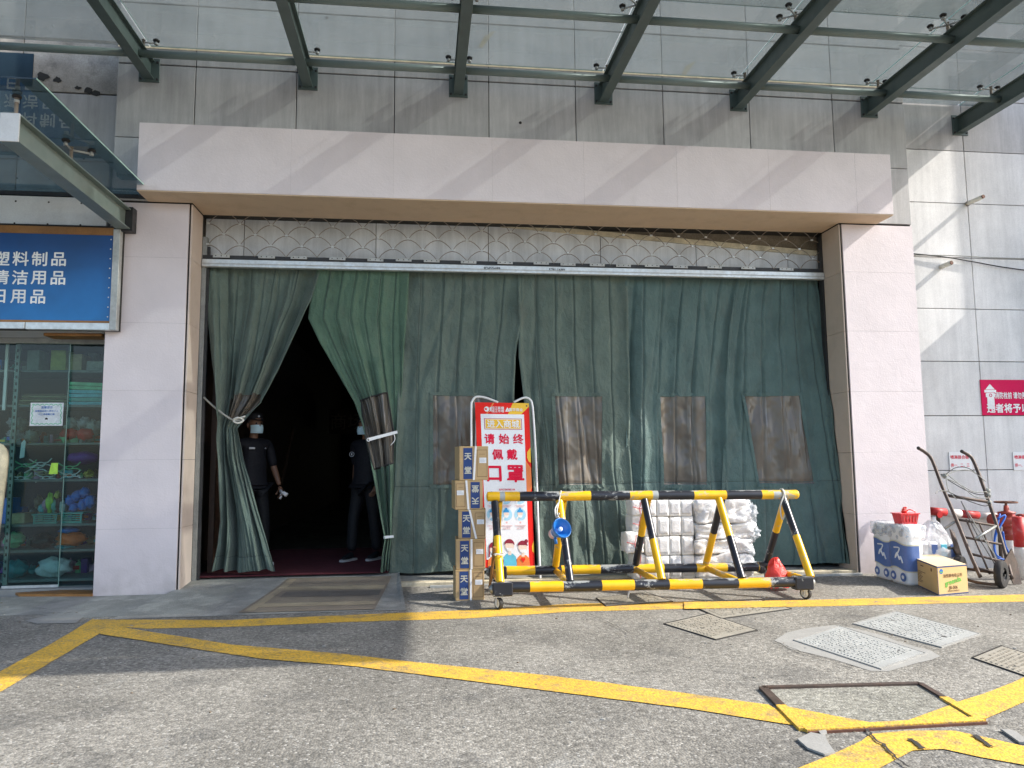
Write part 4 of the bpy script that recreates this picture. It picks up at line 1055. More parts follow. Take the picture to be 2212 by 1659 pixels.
tag(MB().poly([Yp(130, 944, .7), Yp(142, 944, .7), Yp(137, 958, .7)], (0, .01, 0)).build('tag', 'goods_green'), 'small bright green tag hanging below the dark red bundle', 'tag')
def hanger(px, py, s_, m, label):
    c = Yp(px, py, GY-.08); P = [Vector((math.cos(a)*.035*s_, 0, math.sin(a)*.016*s_)) for a in [i*PI/6 for i in range(12)]]
    b = MB().tube([c+q for q in P], .006, 6, closed=True)
    for (dx, dz) in ((-.11, .05), (-.10, -.045), (.11, .055), (.12, -.03)): b.tube(smoothpts([c+Vector((.03*s_*(1 if dx > 0 else -1), 0, .01*(1 if dz > 0 else -1))), c+Vector((dx*.6, .01, dz*.35)), c+Vector((dx, -.01, dz))], 4), .0065, 6)
    tag(b.build('hanger', m, None, True), label, 'hanger', 'tangled plastic hangers in the shop')
for px, py, m, l in ((55, 1005, 'goods_green', 'dark green hanger at the left of the tangle'), (88, 1002, 'goods_white', 'uppermost white hanger in the tangle'), (92, 1022, 'goods_tan', 'pale yellow hanger in the middle of the tangle'), (76, 1012, 'goods_white', 'middle white hanger of the tangle'), (45, 1033, 'goods_white', 'white hanger lowest at the left of the tangle'), (100, 1032, 'goods_white', 'white hanger lowest in the middle of the tangle'), (150, 1010, 'goods_green', 'bright green hanger to the right of the lime card'), (150, 1027, 'goods_white', 'white hanger to the right of the lime card')):
    hanger(px, py, 1, m, l)
MB_ = MB(); 
for k, (q, m) in enumerate([((75, 92, 1070, 1100), 'goods_brown'), ((92, 104, 1078, 1106), 'goods_pink'), ((100, 116, 1066, 1106), 'goods_lime'), ((112, 126, 1080, 1107), 'goods_turquoise'), ((120, 134, 1074, 1106), 'goods_black'), ((128, 142, 1082, 1108), 'goods_white'), ((84, 100, 1088, 1108), 'goods_cyan'), ((120, 130, 1060, 1078), 'goods_yellow')]):
    lump(*q, m, ('brown', 'pink', 'lime green', 'turquoise', 'black', 'white', 'cyan', 'dull yellow')[k]+' small item heaped in the left turquoise basket', 'plastic item', k+40, .4, ry=.05)
for k, q in enumerate([(142, 160, 1070, 1092), (155, 176, 1060, 1082), (172, 194, 1052, 1076), (150, 168, 1086, 1106), (168, 190, 1078, 1102), (184, 205, 1070, 1098)]):
    lump(*q, 'goods_blue', 'blue plastic bottle in the heap over the right basket, '+('upper left', 'upper middle', 'topmost right', 'lower left', 'lower middle', 'far right')[k], 'bottle', k+60, .35, ry=.05)
restock()
def basket(x0, x1, y0, label):
    t = thing('basket', label, 'basket', (gx((x0+x1)/2), GY, shz[4]), 'turquoise baskets in the shop')
    X0, X1 = gx(x0, 1110, GY-.1), gx(x1, 1110, GY-.1); z0, z1 = shz[4]+.002, gz(y0, 100, GY-.1)
    MB().box(X0-.008, X1+.008, GY-.125, GY+.10, z1-.014, z1, 0, .003).build('rim', 'goods_turquoise', t)
    MB().box(X0+.02, X1-.02, GY-.10, GY+.08, z0, z0+.01).build('base', 'goods_turquoise', t)
    for k in range(4):
        z = z0+.012+k*(z1-z0-.026)/4; MB().box(X0+.012-.002*k, X1-.012+.002*k, GY-.112-.002*k, GY-.105, z, z+.009).build('slat', 'goods_turquoise', t)
    for x in (X0+.01, X1-.022): MB().box(x, x+.012, GY-.115, GY-.104, z0, z1-.014).build('post', 'goods_turquoise', t)
basket(72, 126, 1110, 'dim turquoise slatted basket behind the glass door'); basket(131, 180, 1108, 'brighter turquoise slatted basket to the right of the glass door edge')
gbox(28, 60, 1108, 4, 'goods_tan', 'tan packet at the left of the basket shelf', 'packet'); gbox(2, 26, 1075, 4, 'goods_blue', 'dark blue book stack at the left edge of the basket shelf', 'books')
lump(122, 185, 1148, 1180, 'goods_orange', 'crumpled orange-red bag on the lower shop shelf', 'bag', 81, .4); lump(128, 172, 1138, 1152, 'goods_blue', 'flat blue packet above the orange-red bag', 'packet', 82, .3)
lump(10, 50, 1150, 1182, 'goods_green', 'dull green bundle at the left of the lower shop shelf', 'bundle', 83, .5); lump(70, 115, 1152, 1184, 'goods_black', 'black bundle in the middle of the lower shop shelf', 'bundle', 84, .5)
lump(120, 165, 1176, 1186, 'goods_teal', 'teal flat bag beneath the orange-red bag', 'bag', 85, .4)
lump(80, 150, 1205, 1246, 'white_film', 'pale plastic sack on the bottom shop shelf', 'sack', 86, .5); lump(15, 60, 1210, 1247, 'goods_teal', 'dark teal bundle on the bottom shop shelf', 'bundle', 87, .4)
tag(MB().tube(smoothpts([Yp(-25, 1160, .2), Yp(-12, 1060, .2), Yp(-4, 985, .2), Yp(-20, 975, .2)], 6), [.09]*18+[.07], 14).build('folded_awning', 'cream_trim', None, True), 'rounded beige roll leaning at the very left edge before the shop', 'roll')
tag(MB().poly([(-3.9, .28, .002), (-3.50, .22, .002), (-3.5, -.02, .002), (-4.2, .10, .002), (-4.28, .2, .002)], (0, 0, .022)).build('stone_slab', 'wood_strip'), 'thin brown slab lying against the foot of the left pillar', 'slab')

# ================================================================== PEOPLE
def skin(name, joints, bones, m, parent, sub=2):
    """one continuous surface grown over a skeleton; joints: list of (co, radius or (rx,ry))"""
    o0 = org(parent); me = bpy.data.meshes.new(name); me.from_pydata([tuple(Vector(j[0])-o0) for j in joints], bones, [])
    ob = bpy.data.objects.new(name, me); COL.objects.link(ob)
    md = ob.modifiers.new('s', 'SKIN'); md.use_smooth_shade = True
    for i, j in enumerate(joints):
        r = j[1] if hasattr(j[1], '__len__') else (j[1], j[1]); me.skin_vertices[0].data[i].radius = r
    me.skin_vertices[0].data[0].use_root = True
    s2 = ob.modifiers.new('u', 'SUBSURF'); s2.levels = sub; s2.render_levels = sub
    dg = bpy.context.evaluated_depsgraph_get(); nm = bpy.data.meshes.new_from_object(ob.evaluated_get(dg)); ob.modifiers.clear(); ob.data = nm
    nm.materials.clear(); nm.materials.append(M[m]); nm.shade_smooth(); nm.name = name; ob.parent = parent; return ob
def hand(b, W, dirv, palm_n, side, m, parent, curl=.5, scale=1.):
    """palm and five fingers"""
    d = Vector(dirv).normalized(); n_ = Vector(palm_n).normalized(); s_ = d.cross(n_).normalized()*side; s = scale
    J = [(W, .022*s), (W+d*.045*s, (.036*s, .018*s)), (W+d*.085*s, (.040*s, .015*s))]; B = [(0, 1), (1, 2)]
    for k, (off, L) in enumerate(((-.030, .068), (-.010, .078), (.010, .072), (.029, .056))):
        i0 = len(J); base = W+d*.09*s+s_*off*s
        c1 = base+(d*math.cos(curl*.5)+n_*math.sin(curl*.5))*L*.45*s; c2 = c1+(d*math.cos(curl*1.3)+n_*math.sin(curl*1.3))*L*.32*s; c3 = c2+(d*math.cos(curl*2)+n_*math.sin(curl*2))*L*.25*s
        J += [(base, .0095*s), (c1, .009*s), (c2, .008*s), (c3, .007*s)]; B += [(2, i0), (i0, i0+1), (i0+1, i0+2), (i0+2, i0+3)]
    i0 = len(J); tb = W+d*.035*s-s_*.03*s
    J += [(tb, .012*s), (tb+(d*.5-s_*.6+n_*.3)*.035*s, .0105*s), (tb+(d*.9-s_*.7+n_*.7)*.055*s, .009*s)]; B += [(1, i0), (i0, i0+1), (i0+1, i0+2)]
    return skin('hand', J, B, m, parent, 1)
def person(label, x, y, zf, h, face, arm_r, arm_l, hold=None, badge=False, lean=0):
    """face: yaw of the gaze (0 = towards the street, +90 deg = +X)"""
    t = thing('person', label, 'person', (x, y, zf)); k = h/1.70
    ca, sa = math.cos(face), math.sin(face)
    arm_l = ((-arm_l[0][0],)+arm_l[0][1:], (-arm_l[1][0],)+arm_l[1][1:], arm_l[2])
    F = Vector((sa, -ca, 0)); Rr = Vector((-ca, -sa, 0))      # forward and the person's own right
    O = Vector((x, y, zf))
    P = lambda r, f, z: O+Rr*r*k+F*f*k+Vector((0, 0, z*k))
    # head
    hd = MB(); hc = P(0, .015, 1.575)
    hd.sphere(hc, 1, 24, 18)
    def hs(p):
        d = p-hc; r, f, z = d.dot(Rr), d.dot(F), d.z
        wd = .076*(1-.22*max(0, -z)**1.3); dep = .096; f2 = f*dep
        if z < 0: f2 += .012*(-z) if f > 0 else .02*(-z)
        nose = .022*math.exp(-((r*.076)/.013)**2)*math.exp(-((z+.18)/.22)**2) if f > .3 else 0
        eye = -.008*math.exp(-((abs(r)-.42)/.18)**2)*math.exp(-((z-.05)/.13)**2) if f > .4 else 0
        return hc+Rr*(r*wd*k)+F*((f2+nose+eye)*k)+Vector((0, 0, z*.118*k))
    hd.xf(hs)
    hd.sphere(P(.077, -.002, 1.565), (.012*k, .02*k, .032*k), 8, 6); hd.sphere(P(-.077, -.002, 1.565), (.012*k, .02*k, .032*k), 8, 6)
    body = skin('body', [(P(0, -.005, 1.30), (.075*k, .055*k)), (P(0, -.01, 1.42), (.052*k, .052*k)), (P(0, .005, 1.50), (.05*k, .052*k)), (P(0, .012, 1.56), (.055*k, .06*k))], [(0, 1), (1, 2), (2, 3)], 'skin', t)
    hd.build('head', 'skin', t, True)
    b = MB(); b.sphere(P(.03, .099, 1.585), .011*k, 8, 6, 0); b.sphere(P(-.03, .099, 1.585), .011*k, 8, 6, 0); b.build('eyes', 'hair', t, True)
    # hair + cap
    hr = MB().sphere(P(0, -.012, 1.60), (.083*k, .083*k, .10*k), 20, 12); hr.xf(lambda p: p if (p-P(0, 0, 1.6)).dot(F) < .045*k or p.z > P(0, 0, 1.645).z else p-F*.05*k); hr.build('hair', 'hair', t, True)
    cp = MB().lathe([(.088*k, 0), (.092*k, .02*k), (.093*k, .045*k), (.082*k, .075*k), (.05*k, .09*k), (0, .094*k)], P(0, 0, 1.625), n=24)
    cp.poly([P(.07*math.cos(a), .055+.10*math.sin(a), 1.632-.02*math.sin(a)) for a in [i*PI/10 for i in range(11)]], (0, 0, .006)); cp.build('cap', 'uniform_dark', t, True)
    MB().sphere(P(0, .095, 1.665), (.014, .006, .012), 8, 6).build('cap_badge', 'ink_grey', t, True)
    # mask
    mk = MB(); rows_ = []
    nu_, nv_ = 14, 8
    for j in range(nv_+1):
        for i in range(nu_+1):
            a = (i/nu_-.5)*2.3; v = j/nv_; z = 1.475+.088*v
            rad_r, rad_f = .084, .112+.014*math.sin(PI*v)
            mk.v.append(P(math.sin(a)*rad_r, .008+math.cos(a)*rad_f+.002*math.cos(v*19), z+.008*math.cos(a*1.3)*(v-.5)))
    for j in range(nv_):
        for i in range(nu_): mk.f.append((j*(nu_+1)+i, j*(nu_+1)+i+1, (j+1)*(nu_+1)+i+1, (j+1)*(nu_+1)+i)); mk.m.append(0)
    mk.build('face_mask', 'mask_blue', t, True)
    # shirt: torso and sleeves as one surface
    sh = [(P(0, 0, .98), (.165*k, .115*k)), (P(0, .01, 1.12), (.165*k, .115*k)), (P(0, .0, 1.26), (.18*k, .12*k)), (P(0, -.01, 1.37), (.16*k, .09*k)), (P(0, -.012, 1.425), (.07*k, .06*k)), (P(0, .005, .88), .135*k),
          (P(.19, -.01, 1.36), .062*k), (P(*arm_r[0]), .055*k), (P(-.19, -.01, 1.36), .062*k), (P(*arm_l[0]), .055*k)]
    mid = lambda a, b_, u: tuple(a[i]+(b_[i]-a[i])*u for i in range(3))
    skin('shirt', sh, [(0, 1), (1, 2), (2, 3), (3, 4), (0, 5), (3, 6), (6, 7), (3, 8), (8, 9)], 'uniform', t)
    for arm, sd in ((arm_r, 1), (arm_l, -1)):
        E_, Wr = P(*arm[0]), P(*arm[1]); up_ = P(.19*sd, -.01, 1.36)
        skin('forearm', [(up_.lerp(E_, .9), .042*k), (E_, .040*k), (E_.lerp(Wr, .4), .038*k), (Wr, .025*k)], [(0, 1), (1, 2), (2, 3)], 'skin', t)
        hand(None, Wr, Wr-E_+Vector((0, 0, -.02)), -Rr*sd, sd, 'skin', t, .8, k)
    # trousers
    f1, f2 = arm_r[2], arm_l[2]
    skin('trousers', [(P(0, 0, .93), (.165*k, .115*k)), (P(.09, 0, .84), (.095*k, .10*k)), (P((.10+f1[0])/2+.01, f1[1]/2+.02, .48), (.07*k, .072*k)), (P(*f1, .10), (.062*k, .068*k)), (P(-.09, 0, .84), (.095*k, .10*k)), (P(-(.10+f2[0])/2-.01, f2[1]/2+.02, .48), (.07*k, .072*k)), (P(-f2[0], f2[1], .10), (.062*k, .068*k))], [(0, 1), (1, 2), (2, 3), (0, 4), (4, 5), (5, 6)], 'uniform_dark', t)
    for (r, f) in ((f1[0], f1[1]), (-f2[0], f2[1])):
        s_ = MB(); prof = [(-.07, .034), (-.05, .040), (.02, .040), (.09, .045), (.15, .040), (.185, .022)]
        for zz_, m_, nm in ((0, 'sole_white', 'sole'), (.022, 'uniform_dark', 'shoe')):
            q = MB(); L = [P(r+w_*s2, f+d_, zz_) for d_, w_ in prof for s2 in (1,)]; Rl = [P(r-w_, f+d_, zz_) for d_, w_ in reversed(prof)]
            if nm == 'sole': q.poly(L+Rl, (0, 0, .024*k)); q.build('sole', m_, t)
            else:
                skin('shoe', [(P(r, f-.03, .07), (.038*k, .045*k)), (P(r, f+.04, .055), (.04*k, .038*k)), (P(r, f+.12, .042), (.042*k, .022*k)), (P(r, f+.16, .038), (.034*k, .015*k))], [(0, 1), (1, 2), (2, 3)], m_, t, 1)
    if badge:
        c = P(.19, -.01, 1.24)+Vector((-.02, -.075, 0)); bd = MB().lathe([(0, .004), (.030, .003), (.034, 0)], c, (0, -1, 0), 20); o = bd.build('arm_badge', 'uniform', t, True)
        MB().tube([c+Vector((.027*math.cos(a), -.005, .027*math.sin(a))) for a in [i*PI/10 for i in range(20)]], .003, 5, closed=True).build('badge_ring', 'ink_grey', t)
        MB().box(c.x-.006, c.x+.006, c.y-.006, c.y-.004, c.z-.012, c.z+.012).build('badge_mark', 'ink_grey', t)
    else:
        c = P(.085, .118, 1.30); MB().box(c.x-.032, c.x+.032, c.y-.012, c.y-.004, c.z-.010, c.z+.012, 0, .003).build('name_tag', 'ink_grey', t)
        c = P(-.08, .118, 1.30); MB().sphere(c, .007, 8, 6).build('pin', 'ink_grey', t)
    return t, P
FZ = .096
t, P = person('masked guard in dark uniform beside the tied-back left curtain, holding a white thermometer', -2.35, 1.27, FZ, 1.70, math.radians(42),
    ((.24, -.03, 1.10), (.25, .10, .90), (.12, -.02)), ((.25, .02, 1.08), (.27, .12, .87), (.11, .08)))
# thermometer gun in the left hand (photo right)
c = P(-.275, .17, .79); th = thing('thermometer', 'white handheld infrared thermometer in the left guard\'s hand', 'thermometer', c)
MB().tube([c+Vector((-.02, -.0, .02)), c+Vector((.06, -.05, -.025))], [.020, .024], 10).build('barrel', 'bright_white', th, True); MB().tube([c+Vector((.0, -.01, .01)), c+Vector((-.02, -.02, -.07))], .014, 8).build('grip', 'bright_white', th, True); MB().sphere(c+Vector((.015, -.03, .018)), .009, 8, 6).build('button', 'ink_black', th, True)
person('masked guard in dark uniform mostly hidden behind the bright green curtain', -1.09, 1.38, FZ, 1.68, math.radians(-35),
    ((.205, -.07, 1.10), (.19, -.02, .86), (.12, .10)), ((.25, -.02, 1.10), (.24, .10, .88), (.10, -.10)), badge=True)

# ================================================================== MASK POSTER STAND
t = thing('poster_stand', 'tall red and white face-mask notice in a white tube frame before the curtains', 'notice stand', (.48, .0, 0))
TL, TR, BR, BL = Yp(1026, 869, .26), Yp(1142.5, 871, .26), Yp(1155, 1224, .06), Yp(1041, 1226, .06)
def Q(u, v, off=0.):
    p = TL.lerp(TR, u).lerp(BL.lerp(BR, u), v); return p+Vector((0, -off, off*.12))
UX = (TR-TL).normalized(); UYv = (TL-BL).normalized()
MB().poly([Q(0, 0), Q(1, 0), Q(1, 1), Q(0, 1)], (0, .004, 0)).build('panel', 'poster_red', t)
lay = [0.0008]
def pp(pts, m, name='print', l=1): return MB().poly([Q(u, v, .0008*l+.0004) for u, v in pts]).build(name, m, t)
def circ(u, v, r, a0=0, a1=2*PI, n=18, sq=.3): return [(u+r*math.cos(a0+(a1-a0)*i/n), v+r*sq*math.sin(a0+(a1-a0)*i/n)) for i in range(n+(0 if a1-a0 > 6.2 else 1))]
AR = (TR-TL).length/(TL-BL).length     # v units per u unit
pp([(.70, .0), (1, .0), (1, .022), (.845, .073), (.60, .073)], 'poster_yellow'); pp([(.33, 0), (.36, 0), (.22, .073), (.19, .073)], 'poster_orange')
pp([(.095, .073), (.90, .073), (.895, .955), (.095, .955)], 'poster_white')
pp([(.935+.0, .31), (1, .28), (1, .375), (.96, .37), (.93, .345)], 'poster_yellow'); pp([(.96, .88), (1, .845), (1, .92), (.965, .91)], 'poster_yellow')
pp([(.90, .36), (1, .41), (1, .53), (.90, .60)], 'poster_orange', l=1)
pp(circ(.21, .042, .048, sq=AR), 'ink_white', 'logo', 2); pp(circ(.195, .042, .02, sq=AR), 'poster_red', 'logo', 3); pp([(.265, .030), (.30, .030), (.29, .055), (.25, .058), (.275, .05)], 'ink_white', 'logo', 2)
pp([(.595, .028), (.64, .056), (.55, .056)], 'ink_white', 'logo', 2); pp([(.595, .042), (.607, .050), (.583, .050)], 'poster_orange', 'logo', 3); pp([(.525, .028), (.530, .028), (.530, .057), (.525, .057)], 'ink_white', 'logo', 2)
def pt_(s_, u, v, size, m, bold=.01, sx=1, l=3): return text(s_, Q(u, v, .0008*l), UX, UYv, size, m, t, bold, 'lettering', sx)
W_ = (TR-TL).length
pt_('钱江商城', .41, .034, .058*W_*1.02, 'ink_white', .02, 1); pt_('钱江市场', .41, .053, .058*W_*1.02, 'ink_white', .02, 1); pt_('嘉华商业', .75, .043, .062*W_*1.02, 'ink_white', .02, 1.05)
pp([(.155, .100), (.855, .100), (.855, .170), (.155, .170)], 'goods_red', l=2); pp([(.167, .1035), (.843, .1035), (.843, .1665), (.167, .1665)], 'poster_white', l=3)
pp([(.178, .1065), (.832, .1065), (.832, .1635), (.178, .1635)], 'poster_yellow', l=4)
pt_('进入商城', .505, .135, .150*W_, 'ink_white', .022, 1.0, 7)
for ch, u in zip('请始终', (.24, .51, .775)): pt_(ch, u, .228, .195*W_, 'ink_red', .028, 1)
for ch, u in zip('佩戴', (.38, .65)): pt_(ch, u, .325, .20*W_, 'ink_red', .028, 1)
for ch, u in zip('口罩', (.30, .70)): pt_(ch, u, .443, .335*W_, 'ink_red', .030, 1)
pt_('如何正确佩戴口罩', .53, .540, .036*W_, 'ink_red', .01)
for u, v in ((.24, .592), (.50, .592), (.76, .592), (.24, .690), (.50, .690), (.76, .690)):
    pp(circ(u, v, .110, sq=AR), 'poster_cyan', 'circle', 2); pp(circ(u, v-.004, .05, sq=AR), 'poster_skin', 'drawn_face', 3)
    pp(circ(u, v-.012, .056, PI, 2*PI, sq=AR), 'poster_blue', 'drawn_hair', 4); pp(circ(u, v-.034, .02, sq=AR), 'poster_blue', 'drawn_hair', 4)
    pp(circ(u, v+.006, .042, 0, PI, sq=AR), 'ink_white', 'drawn_mask', 5); pp([(u-.085, v+.026), (u-.04, v+.008), (u-.025, v+.014), (u-.06, v+.034)], 'ink_white', 'drawn_hand', 4)
for u in (.24, .50, .76):
    pt_('洗净双手取出口罩', u, .636, .022*W_, 'ink_pink', .01); pt_('有颜色面朝外', u, .644, .022*W_, 'ink_pink', .01)
    pp(circ(u, .738, .018, sq=AR), 'ink_pink', 'dot', 2); pt_('金属条压紧鼻梁两侧', u, .757, .022*W_, 'ink_pink', .01); pt_('上下拉开褶皱', u, .766, .022*W_, 'ink_pink', .01); pt_('覆盖口鼻下巴', u, .775, .022*W_, 'ink_pink', .01)
def drawn(u, hv, shirt, hairfn, by):
    pp([(u-.13, by), (u-.115, hv+.062), (u-.06, hv+.044), (u+.06, hv+.044), (u+.115, hv+.062), (u+.13, by)], shirt, 'drawn_shirt', 3)
    pp([(u-.025, hv+.02), (u+.025, hv+.02), (u+.03, hv+.052), (u-.03, hv+.052)], 'poster_skin', 'drawn_neck', 4)
    pp(circ(u, hv, .085, sq=AR), 'poster_skin', 'drawn_face', 5); pp(circ(u, hv+.010, .062, 0, PI, sq=AR), 'ink_white', 'drawn_mask', 6); hairfn()
drawn(.24, .895, 'poster_orange', lambda: (pp(circ(.24, .885, .095, PI, 2*PI, sq=AR), 'poster_maroon', 'drawn_hair', 7), pp([(.145, .885), (.165, .885), (.16, .94), (.13, .94)], 'poster_maroon', 'drawn_hair', 7)), .995)
drawn(.535, .878, 'poster_teal', lambda: pp(circ(.535, .868, .095, PI*.98, 2.05*PI, sq=AR)+[(.60, .862), (.48, .860)], 'poster_maroon', 'drawn_hair', 7), .995)
drawn(.785, .888, 'poster_orange', lambda: (pp(circ(.785, .878, .095, PI, 2*PI, sq=AR)+[(.84, .872), (.72, .872)], 'poster_maroon', 'drawn_hair', 7), pp(circ(.855, .850, .035, sq=AR), 'poster_maroon', 'drawn_hair', 7)), .995)
pp([(.785, .975), (.745, .957), (.752, .947), (.77, .946), (.785, .952), (.80, .946), (.818, .947), (.825, .957)], 'poster_red', 'heart', 7)
# frame tube with the dipping top
fp = [Yp(1167, 1250, .04), Yp(1166, 1225, .05), Yp(1162, 1120, .11), Yp(1158, 1000, .18), Yp(1153, 910, .23), Yp(1150, 876, .25), Yp(1146, 864, .26), Yp(1137, 859, .262), Yp(1126, 861, .262), Yp(1110, 869, .262)]
MB().tube(smoothpts(fp, 5), .0115, 8).build('frame_tube', 'bright_white', t, True)
fp = [Yp(1019, 1250, .04), Yp(1018, 1225, .05), Yp(1018, 1100, .12), Yp(1018, 960, .20), Yp(1018, 880, .25), Yp(1020, 867, .26), Yp(1027, 858, .262), Yp(1038, 857, .262), Yp(1052, 860, .262), Yp(1076, 869, .262)]
MB().tube(smoothpts(fp, 5), .0115, 8).build('frame_tube', 'bright_white', t, True)
MB().tube([Yp(1018, 1231, .055), Yp(1166, 1229, .055)], .010, 8).build('cross_tube', 'bright_white', t, True)
MB().tube([Yp(1030, 869, .27), Yp(1020, 1232, .33)], .009, 6).build('rear_leg', 'bright_white', t, True)
MB().lathe([(0, .003), (.009, .002), (.01, 0)], Q(.955, .018), (0, -1, 0), 10).build('screw', 'goods_brown', t)

# ================================================================== CARDBOARD BOX STACK
BY = -.80
bxs = [  # px x0,x1, y0,y1, yaw, flipped, lean
    (983, 1047, 1231, 1296, 3, False, 'cardboard box at the bottom of the stack of five beside the poster'),
    (984, 1049, 1165, 1231, -2, False, 'second box from the bottom of the stack beside the poster'),
    (989, 1050, 1102, 1166, -7, False, 'middle box of the stack beside the poster, its white strap slanting'),
    (982, 1044, 1038, 1103, 6, True, 'fourth box up in the stack, set upside down with inverted characters'),
    (991, 1056, 964, 1038, 9, False, 'topmost box of the stack beside the poster')]
zprev = 0.
for k, (x0, x1, y0, y1, yaw, flip, lb) in enumerate(bxs):
    a, b_ = Yp(x0, y1, BY), Yp(x1, y0, BY); w_ = b_.x-a.x; h_ = b_.z-a.z; c = Vector(((a.x+b_.x)/2, BY, zprev)); h_ = max(.26, Yp(x0, y0, BY).z-zprev); zprev += h_
    t = thing('cardboard_box', lb, 'box', c, 'cardboard boxes stacked beside the poster')
    D_ = .30; hw = w_/2-.004
    MB().box(c.x-hw, c.x+hw, c.y, c.y+D_, c.z+.001, c.z+h_-.001, 0, .004).build('carton', 'cardboard', t)
    s = -1 if flip else 1
    bx0, bx1 = (-hw*.72, -hw*.10) if not flip else (hw*.12, hw*.78)
    MB().box(c.x+bx0, c.x+bx1, c.y-.0015, c.y-.0003, c.z+.012, c.z+h_-.016).build('blue_band', 'ink_navy', t)
    bc = c.x+(bx0+bx1)/2
    for ch, f in (('天', .70), ('堂', .30)):
        ff = f if not flip else 1-f
        text(ch, (bc, c.y-.0018, c.z+h_*ff), (1, 0, 0), (0, 0, 1), .068, 'ink_silver', t, .03, rot=1 if flip else 0)
    sx_ = hw*.06*s if not flip else -hw*.12
    sl_ = {2: .06, 4: -.02, 3: .02}.get(k, 0)
    MB().poly([(c.x+sx_-.009-sl_*.5, c.y-.003, c.z+h_), (c.x+sx_+.009-sl_*.5, c.y-.003, c.z+h_), (c.x+sx_+.009+sl_*.5, c.y-.003, c.z+.002), (c.x+sx_-.009+sl_*.5, c.y-.003, c.z+.002)], (0, -.0025, 0)).build('strap', 'strap_white', t)
    lx = c.x+(hw*.62 if not flip else -hw*.62)
    MB().box(lx-.032, lx+.032, c.y-.002, c.y-.0005, c.z+h_*.50, c.z+h_*.66).build('shipping_label', 'label_paper', t)
    for q in (.53, .57, .61): MB().box(lx-.026, lx+.02-.01*(q > .6), c.y-.0028, c.y-.0021, c.z+h_*q, c.z+h_*(q+.018)).build('print_line', 'ink_grey', t)
    fx0 = c.x+(hw*.22 if not flip else -hw*.92); fx1 = c.x+(hw*.92 if not flip else -hw*.28)
    b = MB()
    for (p0, p1, p2, p3) in ((fx0, fx1, .88, .892), (fx0, fx1, .10, .112), (fx0, fx0+.003, .10, .89), (fx1-.003, fx1, .10, .89), (fx0+.02, fx1-.02, .76, .768)): b.box(p0, p1, c.y-.001, c.y-.0002, c.z+h_*p2, c.z+h_*p3)
    b.build('printed_frame', 'ink_brown', t)
    MB().box(c.x-hw, c.x+hw, c.y-.002, c.y-.0003, c.z+h_-.008, c.z+h_-.003).build('tape_edge', 'carton_kraft', t)
    # turn the box a little on its own axis
    t.rotation_euler = (0, 0, math.radians(yaw*.6))

# ================================================================== BARRIER
t = thing('road_barrier', 'yellow and black striped steel A-frame barrier on castors in front of the curtains', 'barrier', (1.6, -.78, 0)); BAR = t
YF, YM, YK = -1.24, -.78, -.31; ZR = .168; ZTOP = .90; RR = .044
def rail(name, px, y, z0, z1, cols, r=RR, py=1265):
    xs_ = [Yp(q, py, y).x for q in px]; xa, xb = xs_[0], xs_[-1]
    pts = []; mi = []
    for i, (a, b_) in enumerate(zip(xs_, xs_[1:])):
        k = 3 if i < len(xs_)-2 else 3
        for j in range(k):
            x = a+(b_-a)*j/k; pts.append((x, y, z0+(z1-z0)*(x-xa)/(xb-xa)+.002*NZ.noise(Vector((x*2, y, 0))))); mi.append(cols[i])
    pts.append((xb, y, z1)); mi.append(cols[-1])
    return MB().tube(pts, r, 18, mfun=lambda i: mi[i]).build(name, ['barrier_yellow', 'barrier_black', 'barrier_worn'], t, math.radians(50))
rail('top_rail', [1054, 1060, 1079, 1090, 1122, 1207, 1275, 1359, 1408, 1420, 1497, 1550, 1567, 1643, 1668, 1700, 1720], YM, ZTOP+.012, ZTOP-.012, [0, 0, 2, 0, 1, 0, 1, 0, 2, 1, 0, 0, 1, 0, 2, 0], py=1070)
MB().sphere((Yp(1055, 1070, YM).x, YM, ZTOP+.012), (.02, .043, .043), 14, 8).build('end_cap', 'barrier_yellow', t, True); MB().sphere((Yp(1719, 1070, YM).x, YM, ZTOP-.012), (.03, .044, .044), 14, 8).build('end_cap', 'barrier_yellow', t, True)
rail('bottom_rail', [1062, 1144, 1216, 1299, 1369, 1444, 1515, 1593, 1662, 1750], YF, ZR+.014, ZR-.018, [1, 0, 1, 0, 1, 0, 1, 0, 1])
rail('bottom_rail', [1058, 1090, 1155, 1212, 1296, 1367, 1433, 1503, 1569, 1636, 1668], YK, ZR+.012, ZR-.020, [1, 0, 1, 0, 1, 0, 1, 0, 1, 0], py=1230)
fr = [.235, .830, 1.63, 2.35, 2.985]
cf = [(1, 0), (0, 1), (1, 0), (0, 1), (1, 0)]; ck = [(0, 1), (0, 0), (0, 1), (1, 0), (0, 1)]; sp = [.45, .48, .52, .5, .5]
def legp(x, y, zb, yt, zt, c, s_, nm):
    p0, p1 = Vector((x, yt, zt)), Vector((x, y, zb)); pm = p0.lerp(p1, s_)
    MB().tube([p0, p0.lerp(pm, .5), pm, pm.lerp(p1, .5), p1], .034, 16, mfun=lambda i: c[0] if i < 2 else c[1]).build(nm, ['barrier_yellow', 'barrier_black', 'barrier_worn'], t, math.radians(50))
for x, a, b_, s_ in zip(fr, cf, ck, sp):
    dz_ = (x-.2)/2.9*.03
    legp(x-.01, YF, ZR+.05-dz_, YM-.012, ZTOP-.04, a, s_, 'leg'); legp(x+.03, YK, ZR+.045-dz_, YM+.012, ZTOP-.04, b_, s_, 'leg')
    MB().tube([(x-.01+.02, YF+.03, ZR+.005-dz_), (x+.03, YK-.03, ZR+.005-dz_)], .030, 14).build('cross_tie', 'barrier_yellow', t, True)
